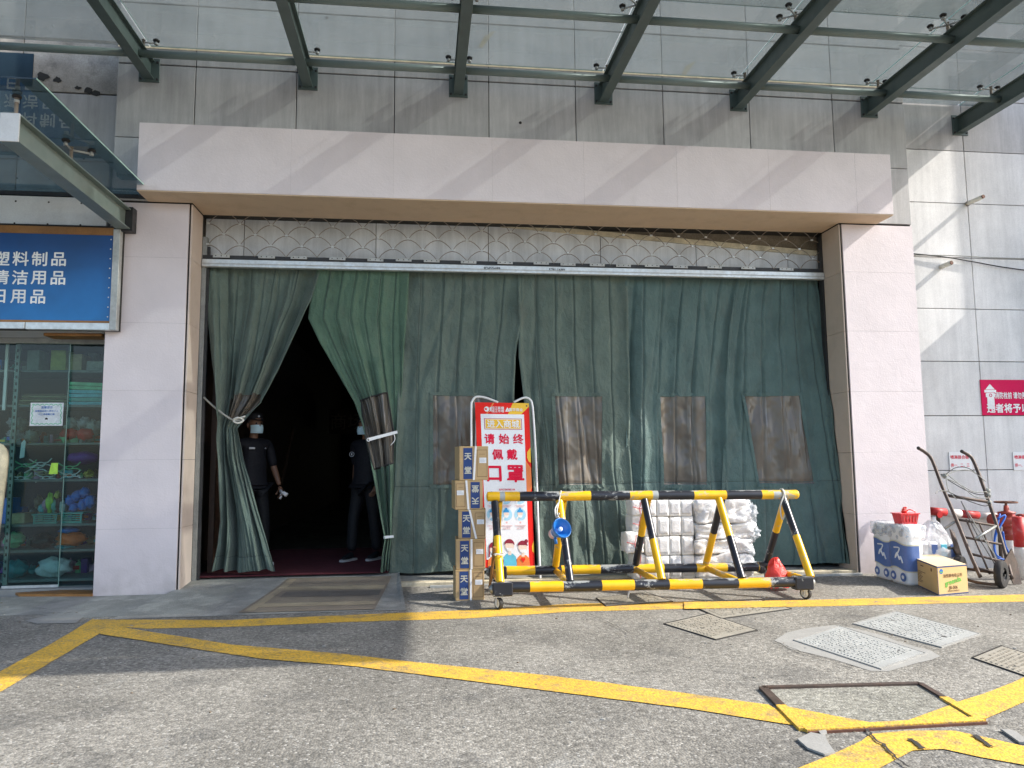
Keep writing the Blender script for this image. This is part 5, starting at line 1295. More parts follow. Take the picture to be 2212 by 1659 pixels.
# square sleeves and castors
for x, y in ((Yp(1085, 1268, YF).x, YF), (Yp(1733, 1259, YF).x, YF), (Yp(1075, 1230, YK).x, YK), (Yp(1655, 1226, YK).x, YK)):
    z = .125-(x-.2)/2.9*.028; sg = 1 if x < 1.5 else -1
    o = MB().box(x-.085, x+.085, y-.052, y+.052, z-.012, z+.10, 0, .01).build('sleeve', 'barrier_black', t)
    MB().lathe([(0, .03), (.02, .028), (.035, .015), (.04, 0)], (x-.085*sg if sg > 0 else x+.085, y, z+.045), (-sg, 0, 0), 14).build('end_bolt', 'galvanised', o, True)
    xw = x-.03*sg
    cst = MB().box(xw-.04, xw+.04, y-.035, y+.035, z-.020, z-.012).box(xw-.026, xw-.020, y-.02, y+.028, .04, z-.02).box(xw+.020, xw+.026, y-.02, y+.028, .04, z-.02)
    c = cst.build('caster_fork', 'white_metal', t)
    MB().lathe([(0, -.016), (.018, -.017), (.030, -.015), (.037, -.017), (.050, -.015), (.053, 0), (.050, .015), (.037, .017), (.030, .015), (.018, .017), (0, .016)], (xw, y+.004, .053), (.9, .42, 0), 24, mfun=lambda i: 1 if 3 <= i <= 6 else 0).build('wheel', ['offwhite_plastic', 'black_rubber'], c, math.radians(40))
MB().tube([Yp(1361, 1270, YF), Yp(1356, 1290, YF-.01)], .008, 8).build('lock_pin', 'aluminium_dull', t)
MB().tube([Vector((.235-.01, YF+.10, .44))+Vector((.042*math.cos(a), .02*math.sin(a), .006*math.sin(a*2))) for a in [i*PI/8 for i in range(16)]], .006, 6, closed=True).build('wire_tie', 'rope_white', t, True)
MB().tube([(.19, YF+.12, .50), (.17, -.85, .12)], .014, 8).build('loose_pole', 'wood_strip', t)
# megaphone on its cord
p = Yp(1215, 1140, -1.16); q = Yp(1189, 1158, -.98)
t = thing('megaphone', 'blue megaphone with white handle label hanging from the barrier by a cord', 'megaphone', p)
ax = (p-q).normalized(); L = .20
hm = MB().lathe([(.088, .0), (.086, .004), (.080, -.012), (.060, -.040), (.035, -.075), (.028, -.085), (.0, -.086)], p, ax, 28); hm.build('inner_horn', 'blue_plastic', t, True)
MB().lathe([(.089, .001), (.092, -.006), (.090, -.016), (.078, -.04), (.050, -.10), (.044, -.125), (.044, -.17), (.036, -.185), (0, -.186)], p, ax, 28, mfun=lambda i: 0 if i < 5 else 1).build('body', ['blue_plastic', 'bright_white'], t, math.radians(50))
MB().sphere(p-ax*.035, .020, 12, 8).build('phase_plug', 'ink_white', t, True)
MB().lathe([(.0448, -.135), (.0452, -.136), (.0452, -.165), (.0448, -.166)], p, ax, 20).build('red_label', 'ink_pink', t, True)
h0 = p-ax*.14; MB().tube([h0+Vector((0, -.02, -.03)), h0+Vector((.01, -.02, -.09))], .014, 8).build('grip', 'blue_plastic', t, True)
MB().tube(smoothpts([Yp(1212, 1060, -.80), Yp(1206, 1090, -.86), Yp(1203, 1110, -.95), Yp(1212, 1125, -1.05), p-ax*.08+Vector((0, 0, .07))], 6), .006, 6).build('cord', 'rope_white', t, True)
MB().tube(smoothpts([Yp(1207, 1085, -.84), Yp(1199, 1100, -.9), Yp(1202, 1118, -.98), Yp(1208, 1108, -1.0)], 6), .007, 6).build('cord', 'rope_white', t, True)
# rope at the right end of the top rail
xk = Yp(1689, 1070, YM).x
tag(MB().tube([Vector((xk+.006*math.sin(i*2.1), YM+.052*math.cos(i*PI/7), ZTOP-.012+.052*math.sin(i*PI/7))) for i in range(30)], .007, 6).tube(smoothpts([(xk, YM-.05, .90), (xk-.05, YM-.06, .78), (xk-.04, YM-.07, .66), (xk+.01, YM-.06, .74), (xk+.02, YM-.05, .62)], 6), .007, 6).build('rope', 'rope_white', None, True), 'white cord knotted round the right end of the barrier top rail', 'rope')
# red plastic bag caught on the right tie
b = MB(); c = Yp(1672, 1235, -.75); nu, nv = 36, 18
for j in range(nv+1):
    for i in range(nu):
        a = 2*PI*i/nu; v = j/nv; rad = .018+.115*(v**.75)*(1+.35*NZ.noise(Vector((math.cos(a)*1.6, math.sin(a)*1.6, v*2))))*(1-.25*max(0, v-.85)*5)
        b.v.append(Vector((c.x+.02+rad*math.cos(a)*1.15+.02*v, c.y+rad*math.sin(a)*.8, c.z+.125-.26*v+.03*NZ.noise(Vector((math.cos(a)*3, math.sin(a)*3, v*4))))))
for j in range(nv):
    for i in range(nu): b.f.append((j*nu+i, (j+1)*nu+i, (j+1)*nu+(i+1) % nu, j*nu+(i+1) % nu)); b.m.append(0)
b.f.append(tuple(reversed(range(nu)))); b.m.append(0)
for v_ in b.v: v_.z = max(v_.z, .006)
tag(b.build('plastic_bag', 'red_film', None, True), 'crumpled orange-red plastic bag caught at the right end of the barrier', 'plastic bag')

# ================================================================== TISSUE PACKS BEHIND THE BARRIER
TY = -.16
def pillow(x0, x1, y0, y1, z0, z1, r, sd, m='white_pack', parent=None, name='tissue_pack', n=12, jit=.012, e=14.):
    """soft box with crumpled faces"""
    b = MB(); c = Vector(((x0+x1)/2, (y0+y1)/2, (z0+z1)/2)); h = Vector(((x1-x0)/2, (y1-y0)/2, (z1-z0)/2))
    idx = {}
    def vert(ix, iy, iz):
        k = (ix, iy, iz)
        if k not in idx:
            p = Vector((ix/n*2-1, iy/n*2-1, iz/n*2-1))
            L_ = (abs(p.x)**e+abs(p.y)**e+abs(p.z)**e)**(1/e); p = p/L_ if L_ else p
            q = Vector((p.x*h.x, p.y*h.y, p.z*h.z)); nn = p.normalized()
            q += nn*(jit*NZ.noise(q*9+Vector((sd, 0, 0)))+jit*.6*NZ.noise(q*30+Vector((0, sd, 0)))); idx[k] = len(b.v); b.v.append(c+q)
            b.v[-1].z = max(z0, b.v[-1].z)
        return idx[k]
    for i in range(n):
        for j in range(n):
            for (F_) in ((lambda a, b_: (0, a, b_)), (lambda a, b_: (n, a, b_)), (lambda a, b_: (a, 0, b_)), (lambda a, b_: (a, n, b_)), (lambda a, b_: (a, b_, 0)), (lambda a, b_: (a, b_, n))):
                b.f.append((vert(*F_(i, j)), vert(*F_(i+1, j)), vert(*F_(i+1, j+1)), vert(*F_(i, j+1)))); b.m.append(0)
    return b.build(name, m, parent, True)
colx = [1391, 1413, 1438, 1463, 1486, 1503]; colx = [1394, 1420, 1446, 1472, 1499]
rowy = [1226, 1200, 1158, 1116, 1079]
ORD = ('leftmost', 'second', 'third', 'rightmost'); RW = ('bottom row', 'second row up', 'third row up', 'top row')
for r_, (yb, yt) in enumerate(zip(rowy, rowy[1:])):
    for k, (a, b_) in enumerate(zip(colx, colx[1:])):
        z0 = Yp(1450, yb, TY).z if r_ else .03; z1 = Yp(1450, yt, TY).z; o_ = random.uniform(-.006, .006)
        t = thing('tissue_pack', 'upright white wrapped pack in the block behind the barrier, %s in the %s' % (ORD[k], RW[r_]), 'tissue pack', (Yp((a+b_)/2, 1150, TY).x, TY+.1, z0), 'white wrapped packs stacked behind the barrier')
        xa, xb = Yp(a, 1150, TY).x+.002+o_, Yp(b_, 1150, TY).x-.002+o_
        pillow(xa, xb, TY+abs(o_), TY+.20, z0, z1-.002, .01, r_*7+k, 'white_pack', t, 'pack', 12, .004, 22.)
        MB().box(xa+.012, xb-.012, TY-.0035+abs(o_), TY-.0005+abs(o_), z0+.02+(z1-z0)*.04, z0+.022+(z1-z0)*.045).build('seal', 'pack_gap', t)
        pillow(xa+.014, xb-.012, TY-.006+abs(o_), TY+.02, z0+.025, z1-.03, .01, r_*5+k+3, 'white_film', t, 'wrapper_face', 6, .004)
# bundles with red string at the left
for k, (x0, x1, y0, y1, yy_) in enumerate([(1368, 1395, 1195, 1226, TY+.02), (1353, 1392, 1150, 1196, TY-.03), (1366, 1396, 1112, 1152, TY+.02), (1366, 1398, 1079, 1114, TY+.01)]):
    a, b_ = Yp(x0, y1, yy_), Yp(x1, y0, yy_); z0 = a.z if k else .03
    t = thing('tissue_bundle', ('bottom', 'bulging second', 'third', 'topmost')[k]+' white tissue bundle tied with red string at the left of the block', 'tissue bundle', (a.x, yy_, z0), 'string-tied tissue bundles')
    pillow(a.x, b_.x-.003, yy_, yy_+.24, z0, b_.z-.002, .02, k*3+50, 'white_pack', t, 'bundle', 10, .02)
    if k != 3 or True:
        xm = a.x+(b_.x-a.x)*.45; zm = (z0+b_.z)/2
        for (p0, p1) in (((a.x+.004, zm+.01), (xm, zm-.01)), ((xm, zm-.01), (b_.x-.01, zm+.0)), ((xm, zm-.01), (xm+.02, b_.z-.02)), ((xm, zm-.01), (xm+.01, z0+.015))):
            MB().tube([(p0[0], yy_-.010, p0[1]), ((p0[0]+p1[0])/2, yy_-.015, (p0[1]+p1[1])/2), (p1[0], yy_-.010, p1[1])], .0035, 5).build('string', 'pack_red', t)
# bulging plastic sleeves at the right
for k, (x0, x1, y0, y1) in enumerate([(1502, 1622, 1196, 1226), (1502, 1626, 1164, 1197), (1502, 1628, 1130, 1165), (1502, 1616, 1080, 1131)]):
    a, b_ = Yp(x0, y1, TY), Yp(x1, y0, TY); z0 = a.z if k else .03
    t = thing('wrapped_bale', ('bottom', 'second', 'third', 'topmost')[k]+' bulging white bale in crumpled polythene behind the barrier', 'wrapped bale', ((a.x+b_.x)/2, TY+.15, z0), 'white bales in polythene')
    pillow(a.x+.004, b_.x-.03*(k == 3), TY-.02, TY+.34, z0, b_.z-.001, .03, k*5+80, 'white_pack', t, 'bale', 14, .03)
    pillow(a.x+.002, b_.x+.012, TY-.028, TY+.345, z0, b_.z+.004, .03, k*5+92, 'white_film', t, 'film', 16, .05)
b = MB()
for (px, py, rx_, rz_, sd) in ((1630, 1108, .07, .10, 3), (1636, 1150, .06, .07, 5), (1626, 1190, .07, .05, 8), (1632, 1215, .05, .04, 11)):
    b.sphere(Yp(px-12, py, TY+.06), (rx_, .09, rz_), 28, 20, 0, .75, sd)
tag(b.build('polythene_sheet', 'clear_film', None, True), 'loose crumpled clear polythene bulging from the right side of the bales', 'polythene')

# ================================================================== RIGHT SIDE GOODS
t = thing('toilet_paper_pack', 'tall blue and white pack of toilet rolls leaning against the pink pillar', 'toilet paper', G(1928, 1262))
c = G(1926, 1266); c.y = -.78
zt = .555
def sq_ring(cx, cy, hx, hy, a, e=4.):
    c_, s_ = math.cos(a), math.sin(a); L_ = (abs(c_)**e+abs(s_)**e)**(1/e); return cx+hx*c_/L_, cy+hy*s_/L_
for k, cy2 in enumerate((-.345, -.640)):
    cx2 = 4.325-.02*k; hx2, hy2 = .10, .148; b = MB(); n_ = 40; lv = []
    for r_ in range(4): lv += [(r_*.139+.004, .955), (r_*.139+.03, 1.), (r_*.139+.11, 1.), (r_*.139+.136, .955)]
    lv = [(0.002, .80)]+lv+[(zt+.012, .80), (zt+.014, .0)]
    for z, f in lv:
        for i in range(n_):
            x, y = sq_ring(cx2, cy2, hx2*f, hy2*f, 2*PI*i/n_); b.v.append(Vector((x+.004*NZ.noise(Vector((x*20, y*20, z*20))), y, z+.006*NZ.noise(Vector((x*15, y*15, z*9+k)))*(z > .05))))
    for j in range(len(lv)-1):
        for i in range(n_): b.f.append((j*n_+i, j*n_+(i+1) % n_, (j+1)*n_+(i+1) % n_, (j+1)*n_+i)); b.m.append(0)
    b.build('roll_column', 'bright_white', t, True)
    def band(z0f, z1f, m, e, nm):
        b = MB(); q_ = []
        for i in range(n_+1):
            a = PI*.45+PI*1.15*i/n_; x, y = sq_ring(cx2, cy2, hx2+.003+e, hy2+.003+e, a); q_.append((x, y, math.sin((y-cy2)*18+k)*.016))
        for (x0, y0, w0), (x1, y1, w1) in zip(q_, q_[1:]): b.face([(x0, y0, z0f+w0), (x1, y1, z0f+w1), (x1, y1, z1f+w1), (x0, y0, z1f+w0)])
        b.build(nm, m, t, True)
    band(.15, .395, 'pack_blue', .001, 'blue_band'); band(.392, .404, 'pack_line', .002, 'gold_line'); band(.142, .152, 'pack_line', .002, 'gold_line')
    xf_ = cx2-hx2-.006
    for (dy, z, r) in ((-.08, .49, .030), (.02, .51, .024), (.09, .47, .028), (-.02, .45, .02), (.05, .54, .02), (-.11, .53, .02)): MB().sphere((xf_+.003, cy2+dy, z), (.004, r, r), 12, 6).build('printed_motif', 'ink_grey', t, True)
    MB().tube(smoothpts([(xf_, cy2+.03, .35), (xf_, cy2-.05, .345), (xf_, cy2+.02, .25), (xf_, cy2-.01, .30), (xf_, cy2-.045, .24), (xf_, cy2-.06, .27), (xf_, cy2-.09, .21)], 6), .007, 6).build('white_script', 'ink_white', t)
    for dy in (-.08, .07): MB().lathe([(0, .004), (.040, .003), (.043, 0)], (xf_+.004, cy2+dy, .075), (-1, 0, 0), 16).build('roll_print', 'pack_blue', t); MB().lathe([(0, .006), (.018, .005), (.02, 0)], (xf_+.004, cy2+dy, .075), (-1, 0, 0), 14).build('roll_print', 'bright_white', t)
pillow(4.215, 4.43, -.79, -.19, .44, zt+.02, .03, 33, 'clear_film', t, 'film_top', 12, .02)
# second bag: clear bag of packs, standing behind the carton
t = thing('bag_of_tissue', 'clear knotted bag of blue and white tissue packs behind the carton', 'bag', G(2010, 1240))
a, b_ = Yp(1984, 1240, -.45), Yp(2060, 1165, -.45)
for k in range(4):
    x0 = a.x+(b_.x-a.x)*k/4
    pillow(x0+.004, x0+(b_.x-a.x)/4-.004, -.50, -.28, .002, b_.z-.01, .01, k+60, 'bright_white', t, 'tissue_pack', 8, .008)
    MB().box(x0+.02, x0+(b_.x-a.x)/4-.02, -.512, -.503, b_.z-.17, b_.z-.04, 0, .002).build('blue_print', ('pack_grey', 'pack_blue', 'poster_teal', 'pack_blue')[k], t)
b = MB(); nu, nv = 40, 20; top = Yp(2018, 1124, -.42)
for j in range(nv+1):
    for i in range(nu):
        an = 2*PI*i/nu; v = j/nv; z = top.z*(1-v)+.01*v; sq = (math.cos(an), math.sin(an)); e = max(abs(sq[0]), abs(sq[1])); ex = min(1, .13+1.15*v**.6 if v < .5 else 1)
        hx_, hy_ = (b_.x-a.x)/2+.015, .13
        nz = .022*NZ.noise(Vector((sq[0]*2.5, sq[1]*2.5, v*4)))+.012*NZ.noise(Vector((sq[0]*7, sq[1]*7, v*12)))
        cxx = top.x*(1-min(1, v*1.8))+(a.x+b_.x)/2*min(1, v*1.8)
        b.v.append(Vector((cxx+(hx_*ex+nz)*sq[0]/e**.6, -.39+(hy_*ex+nz)*sq[1]/e**.6, z)))
for j in range(nv):
    for i in range(nu): b.f.append((j*nu+i, (j+1)*nu+i, (j+1)*nu+(i+1) % nu, j*nu+(i+1) % nu)); b.m.append(0)
film('bag_film', (.82, .82, .84), .55, .2)
b.build('bag_film', 'bag_film', t, True); MB().sphere(top+Vector((0, 0, .005)), (.022, .02, .03), 10, 8, 0, .8, 4).build('knot', 'white_film', t, True)
# red translucent box
c = Vector((4.36, -.56, 0))
t = thing('red_box', 'translucent red plastic tub with a knotted red tie on top of the toilet paper pack', 'tub', (c.x, -.58, zt+.012))
zz0 = zt+.016
b = MB(); tn = 4
for (z, s_) in ((zz0, .82), (zz0+.10, 1.0)):
    for (sx_, sy_) in ((-1, -1), (1, -1), (1, 1), (-1, 1)): b.v.append(Vector((c.x+.095*s_*sx_, -.58+.075*s_*sy_, z)))
b.f += [(0, 1, 2, 3), (4, 5, 6, 7), (0, 1, 5, 4), (1, 2, 6, 5), (2, 3, 7, 6), (3, 0, 4, 7)]; b.m += [0]*6
b.build('tub', 'red_box_film', t); MB().box(c.x-.105, c.x+.105, -.665, -.495, zz0+.098, zz0+.108, 0, .003).build('lid_rim', 'red_box_film', t)
for k in range(5): MB().box(c.x-.075+k*.034, c.x-.060+k*.034, -.664+.008, -.648, zz0+.02, zz0+.085).build('rib', 'red_paint', t)
MB().sphere((c.x-.01, -.58, zz0+.125), (.03, .025, .025), 12, 8, 0, 1.2, 8).tube(smoothpts([(c.x, -.58, zz0+.12), (c.x+.04, -.60, zz0+.14), (c.x+.09, -.61, zz0+.115)], 4), .006, 6).tube(smoothpts([(c.x, -.58, zz0+.12), (c.x-.03, -.6, zz0+.16), (c.x+.0, -.61, zz0+.165)], 4), .006, 6).build('knot', 'red_film', t, True)
# carton
A_, B_, C2 = G(2028, 1287), G(2092, 1281), G(1968, 1258)
t = thing('carton', 'kraft carton with blue edges and green script on its end, before the hand truck', 'carton', A_)
A_.z = B_.z = C2.z = .003; hC = Yp(2028, 1224, A_.y).z-.003; B_ = A_+(B_-A_).normalized()*Vector((B_-A_)).length; D4 = B_+(C2-A_)
up = Vector((0, 0, hC)); ctr = (A_+D4)/2
b = MB(); b.v = [A_, B_, D4, C2, A_+up, B_+up, D4+up, C2+up]; b.f = [(0, 1, 2, 3), (4, 5, 6, 7), (0, 1, 5, 4), (1, 2, 6, 5), (2, 3, 7, 6), (3, 0, 4, 7)]; b.m = [0]*6
b.build('carton_body', 'carton_kraft', t)
MB().poly([q+up+Vector((0, 0, .0005)) for q in (A_, B_, D4, C2)], (0, 0, .002)).build('top_flap', 'carton_top', t)
ux = (B_-A_).normalized(); nf = Vector((ux.y, -ux.x, 0)); ul = (A_-C2).normalized(); nl = Vector((ul.y, -ul.x, 0)); wF = (B_-A_).length; wL = (A_-C2).length
def onF(u, v, m, nm, u1, v1): o1 = A_+ux*u*wF+Vector((0, 0, v*hC)); o2 = A_+ux*u1*wF+Vector((0, 0, v1*hC)); MB().poly([o1+nf*.0006, Vector((o2.x, o2.y, o1.z))+nf*.0006, o2+nf*.0006, Vector((o1.x, o1.y, o2.z))+nf*.0006], nf*.001).build(nm, m, t)
def onL(u, v, m, nm, u1, v1): o1 = C2+ul*u*wL+Vector((0, 0, v*hC)); o2 = C2+ul*u1*wL+Vector((0, 0, v1*hC)); MB().poly([o1+nl*.0006, Vector((o2.x, o2.y, o1.z))+nl*.0006, o2+nl*.0006, Vector((o1.x, o1.y, o2.z))+nl*.0006], nl*.001).build(nm, m, t)
for f_ in (onF, onL):
    f_(0, .955, 'ink_navy', 'blue_edge', 1, .995); f_(0, .0, 'ink_navy', 'blue_edge', 1, .03)
onF(0, .03, 'ink_navy', 'blue_edge', .012, .955)
for s_, u, v, sz, m in (('油性静电吸尘剂', .50, .66, .033, 'ink_brown'), ('JB-S06', .5, .22, .040, 'ink_brown'), ('杭州洁宝日化有限公司', .5, .12, .014, 'ink_brown')): text(s_, A_+ux*u*wF+Vector((0, 0, v*hC))+nf*.001, ux, (0, 0, 1), sz, m, t, .015)
text('greenda', A_+ux*.5*wF+Vector((0, 0, .43*hC))+nf*.001, (ux+Vector((0, 0, .18))).normalized(), (-.18*ux.x, -.18*ux.y, 1), .062, 'ink_green', t, .03)
pL = A_+ux*.13*wF+Vector((0, 0, .82*hC))
MB().lathe([(0, .0012), (.022, .0012), (.022, 0)], pL, nf, 20).build('logo', 'ink_blue', t); MB().box(-1, 1, 0, .001, -.3, .1).xf(lambda p: pL+ux*p.x*.019+nf*(.0014+p.y)+Vector((0, 0, p.z*.02-.004))).build('logo_stripe', 'ink_green', t)
for k in range(8): onL(.18, .58-k*.055, 'ink_brown', 'print_line', .18+.30*(1-.1*(k % 3))+.1*(k == 0), .60-k*.055)
for q in ((.2, .82, .3, .85), (.42, .80, .52, .84), (.78, .75, .82, .86)): onL(q[0], q[1], 'ink_brown', 'print_line', q[2], q[3])

# hand truck, leaning back to the wall
t = thing('hand_truck', 'rusty brown two-wheeled hand truck with wound ropes leaning by the right wall', 'hand truck', (5.0, -.6, 0))
def HT(px, py, y): return Yp(px, py, y)
yb_, ytp = -.92, -.20
def hy(py): return yb_+(ytp-yb_)*(1240-py)/(1240-965)
Lp = [(1985, 969), (1997, 976), (2013, 993), (2035, 1050), (2067, 1125), (2095, 1195), (2118, 1247)]
Rp2 = [(2079, 976), (2092, 983), (2104, 998), (2127, 1058), (2150, 1125), (2170, 1190), (2186, 1250)]
def dn(o, d): return [Yp(x, y, hy(y)+.0) for x, y in o]
def ltru(px, py): return Yp(px, py, hy(py))
MB().tube(smoothpts(dn(Lp, 0), 5), .0175, 10).build('side_rail', 'rust_steel', t, True); MB().tube(smoothpts(dn(Rp2, 0), 5), .0175, 10).build('side_rail', 'rust_steel', t, True)
for (px, py) in ((1984, 968), (2078, 975)): MB().sphere(ltru(px, py), .019, 10, 8).build('grip_end', 'black_rubber', t, True)
def xb_(a, b_, r=.012, m='rust_steel', n_='cross_bar'): MB().tube([ltru(*a), ltru(*b_)], r, 8).build(n_, m, t, True)
xb_((2044, 1070), (2135, 1084), .016); xb_((2067, 1122), (2152, 1136)); xb_((2081, 1160), (2163, 1176)); xb_((2095, 1196), (2175, 1215)); xb_((2104, 1226), (2182, 1243))
xb_((2087, 1122), (2138, 1240), .009, n_='slat'); xb_((2115, 1130), (2162, 1240), .009, n_='slat')
MB().tube([ltru(2068, 1123), Yp(2040, 1142, hy(1142)+.12)], .013, 8).build('brace', 'galvanised', t, True); MB().tube([ltru(2152, 1136), Yp(2108, 1163, hy(1160)-.12)], .013, 8).build('brace', 'galvanised', t, True)
# toe plates and axle
wl, wr_ = Yp(2078, 1232, -.62), Yp(2162, 1243, -1.0)
for w_, lb in ((Yp(2163, 1243, -1.02), 0), (Yp(2074, 1237, -.62), 1)):
    r_ = .128; wo = Vector((w_.x, w_.y, r_))
    o = MB().lathe([(.06, -.03), (.085, -.032), (r_-.01, -.030), (r_, -.015), (r_, .015), (r_-.01, .030), (.085, .032), (.06, .03)], wo, (.55, -.83, 0), 30).build('wheel', 'black_rubber', t, math.radians(50))
    MB().lathe([(.018, -.034), (.022, -.02), (.06, -.018), (.066, -.028), (.072, -.026), (.072, .026), (.066, .028), (.06, .018), (.022, .02), (.018, .034), (0, .035)], wo, (.55, -.83, 0), 24).build('rim', 'black_metal', o, math.radians(40))
    MB().box(-.012, .012, -.002, .002, -.05, -.02).xf(lambda p: wo+Vector((p.x, -.03-.02, 0))+Vector((0, 0, .055+p.z))).build('weight', 'goods_tan', o)
MB().tube([Vector((wl.x, wl.y, .13)), Vector((Yp(2163, 1243, -1.02).x, -1.02, .13))], .013, 8).build('axle', 'rust_steel', t)
for (q) in ([(2186, 1185, -.85), (2198, 1215, -.85), (2208, 1262, -.9), (2190, 1262, -.9), (2168, 1215, -.9)], [(2052, 1142, -.55), (2062, 1150, -.55), (2072, 1180, -.6), (2085, 1225, -.6), (2064, 1190, -.6)]):
    MB().poly([Yp(*k) for k in q], (0, .012, 0)).build('side_plate', 'rust_steel', t)
MB().tube(smoothpts([Yp(2070, 1236, -.7), Yp(2095, 1254, -.85), Yp(2140, 1262, -1.0), Yp(2170, 1262, -1.05)], 4), .014, 8).build('toe_bar', 'rust_steel', t, True)
MB().tube(smoothpts([Yp(2040, 1190, -.5), Yp(2058, 1184, -.5), Yp(2072, 1205, -.55)], 4), .02, 8).build('mudguard', 'black_rubber', t, True)
for k, q in enumerate(([(2040, 1025), (2062, 1010), (2090, 1012), (2118, 1034)], [(2038, 1032), (2070, 1046), (2100, 1062), (2128, 1062)], [(2040, 1022), (2072, 1048), (2102, 1072), (2130, 1076)], [(2042, 1060), (2080, 1078), (2120, 1092), (2134, 1090)], [(2040, 1026), (2045, 1056), (2060, 1075), (2064, 1078)], [(2048, 1062), (2026, 1060), (2018, 1066)], [(2073, 1082), (2105, 1150), (2158, 1238)], [(2078, 1090), (2120, 1160), (2150, 1205)], [(2038, 1028), (2066, 1016), (2096, 1018), (2126, 1040)], [(2044, 1036), (2082, 1058), (2112, 1068), (2134, 1066)])):
    MB().tube(smoothpts([ltru(a, b_)+Vector((0, -.02, 0)) for a, b_ in q], 6), .0045, 5).build('rope', 'rope_grey' if k % 3 else 'black_rubber', t, True)
for (px, py) in ((2040, 1028), (2132, 1060), (2134, 1070), (2136, 1085)):
    p = ltru(px, py); MB().sphere(p, (.026, .028, .022), 12, 8, 0, 1., px).build('rope_knot', 'rope_grey', t, True)

# blue strap
tag(MB().tube(smoothpts([Yp(2160, 1110, -.35), Yp(2156, 1130, -.4), Yp(2148, 1165, -.45), Yp(2150, 1195, -.5), Yp(2162, 1205, -.5)], 6), .009, 6).tube(smoothpts([Yp(2166, 1148, -.4), Yp(2172, 1180, -.42), Yp(2188, 1210, -.45), Yp(2165, 1208, -.5), Yp(2152, 1200, -.5), Yp(2150, 1160, -.45), Yp(2172, 1115, -.4), Yp(2155, 1120, -.4)], 6), .010, 6).build('strap', 'blue_strap', None, True), 'bright blue strap looped between the hand truck and the red pipework', 'strap')
# fire pipework
t = thing('fire_pipe', 'flaking dark red fire riser with a handwheel valve behind the hand truck', 'fire pipe', Yp(2182, 1290, -.15))
c = Yp(2176, 1130, -.10)
MB().lathe([(.055, -.62), (.055, -.14), (.075, -.13), (.075, -.11), (.05, -.10), (.045, -.04), (.08, -.03), (.08, -.01), (.05, .0), (.06, .06), (.05, .10), (.085, .105), (.085, .12), (.03, .13), (.022, .19), (0, .19)], c, n=22).build('riser', 'red_pipe', t, True)
MB().lathe([(.0565, -.60), (.057, -.35), (.0565, -.18)], c, n=22).build('peeling_paint', 'white_paint', t, True)
MB().tube([Yp(2140, 1122, -.12), Yp(2250, 1132, -.12)], .06, 16).build('cross_pipe', 'red_pipe', t, True)
MB().lathe([(.07, -.015), (.09, -.012), (.09, .012), (.07, .015)], Yp(2206, 1128, -.12), (1, 0, 0), 18).build('flange', 'red_pipe', t, True)
wc = c+Vector((0, 0, .225)); 
MB().tube([wc+Vector((.105*math.cos(a), .105*math.sin(a), 0)) for a in [i*PI/12 for i in range(24)]], .009, 8, closed=True).build('handwheel', 'rust', t, True)
for k in range(3): a = k*2*PI/3+.3; MB().tube([wc, wc+Vector((.1*math.cos(a), .1*math.sin(a), 0))], .007, 6).build('spoke', 'rust', t)
MB().tube([c+Vector((0, 0, .17)), wc], .013, 8).build('stem', 'rust', t)
t = thing('fire_pipe', 'red and white banded pipe post at the right edge of the photo', 'fire pipe', Yp(2215, 1290, -.5))
c = Yp(2212, 1290, -.62); c.z = 0
MB().tube([c, c+Vector((0, 0, .30)), c+Vector((0, 0, .32))], .055, 18).build('lower_post', 'white_paint', t, True); MB().tube([c+Vector((0, 0, .325)), c+Vector((0, 0, .62))], .055, 18).build('upper_post', 'red_paint', t, True)
# red and white guard rail behind
t = thing('guard_rail', 'red and white banded horizontal tube low along the right wall', 'guard rail', Yp(2100, 1120, .2))
pxs = [2010, 2042, 2074, 2112, 2150, 2190, 2240, 2300]
for k, (a, b_) in enumerate(zip(pxs, pxs[1:])):
    p, q = Yp(a, 1104+(a-2010)*.085, .22), Yp(b_, 1104+(b_-2010)*.085, .22); d_ = (q-p).normalized(); MB().tube([p, q], .045, 14).build('red_band' if k % 2 == 0 else 'white_band', 'red_paint' if k % 2 == 0 else 'white_paint', t, True)
MB().lathe([(0, .004), (.035, .004), (.035, 0)], Yp(2030, 1112, .175), (0, -1, 0), 14).build('cap_plate', 'goods_red', t)
for px in (2030, 2160): p = Yp(px, 1108, .22); MB().tube([(p.x, .25, 0), (p.x, .25, p.z)], .02, 8).build('post', 'rust_steel', t)

# wall fittings and signs
t = thing('wall_sign', 'crimson fire-hydrant warning sign with white characters on the right wall', 'sign', Yp(2122, 898, RY-.02)); yv = RY-.012
a, b_ = Yp(2123, 897, yv), Yp(2290, 821, yv); a2 = Yp(2120.5, 821, yv)
MB().poly([(a.x, yv, a.z), (b_.x, yv, a.z), (b_.x, yv, b_.z), (a.x, yv, b_.z)], (0, .010, 0)).build('plate', 'sign_magenta', t)
hp = Yp(2140, 858, yv-.001)
def hy_(pts, m='ink_white'): MB().poly([(hp.x+x, yv-.0012, hp.z+z) for x, z in pts], (0, -.0006, 0)).build('hydrant_icon', m, t)
hy_([(-.045, -.14), (.045, -.14), (.045, .05), (-.045, .05)]); hy_([(-.075, .055), (.075, .055), (.075, .085), (-.075, .085)]); hy_([(-.06, .09), (.06, .09), (.0, .155)]); hy_([(-.06, .0), (-.046, .0), (-.046, .045), (-.06, .045)]); hy_([(.046, .0), (.06, .0), (.06, .045), (.046, .045)])
MB().lathe([(.012, .0025), (.020, .0025), (.020, .001), (.012, .001)], (hp.x, yv-.0012, hp.z+.022), (0, -1, 0), 16).build('icon_ring', 'sign_magenta', t); MB().box(hp.x-.045, hp.x+.045, yv-.0022, yv-.0019, hp.z-.10, hp.z-.092).build('icon_line', 'sign_magenta', t)
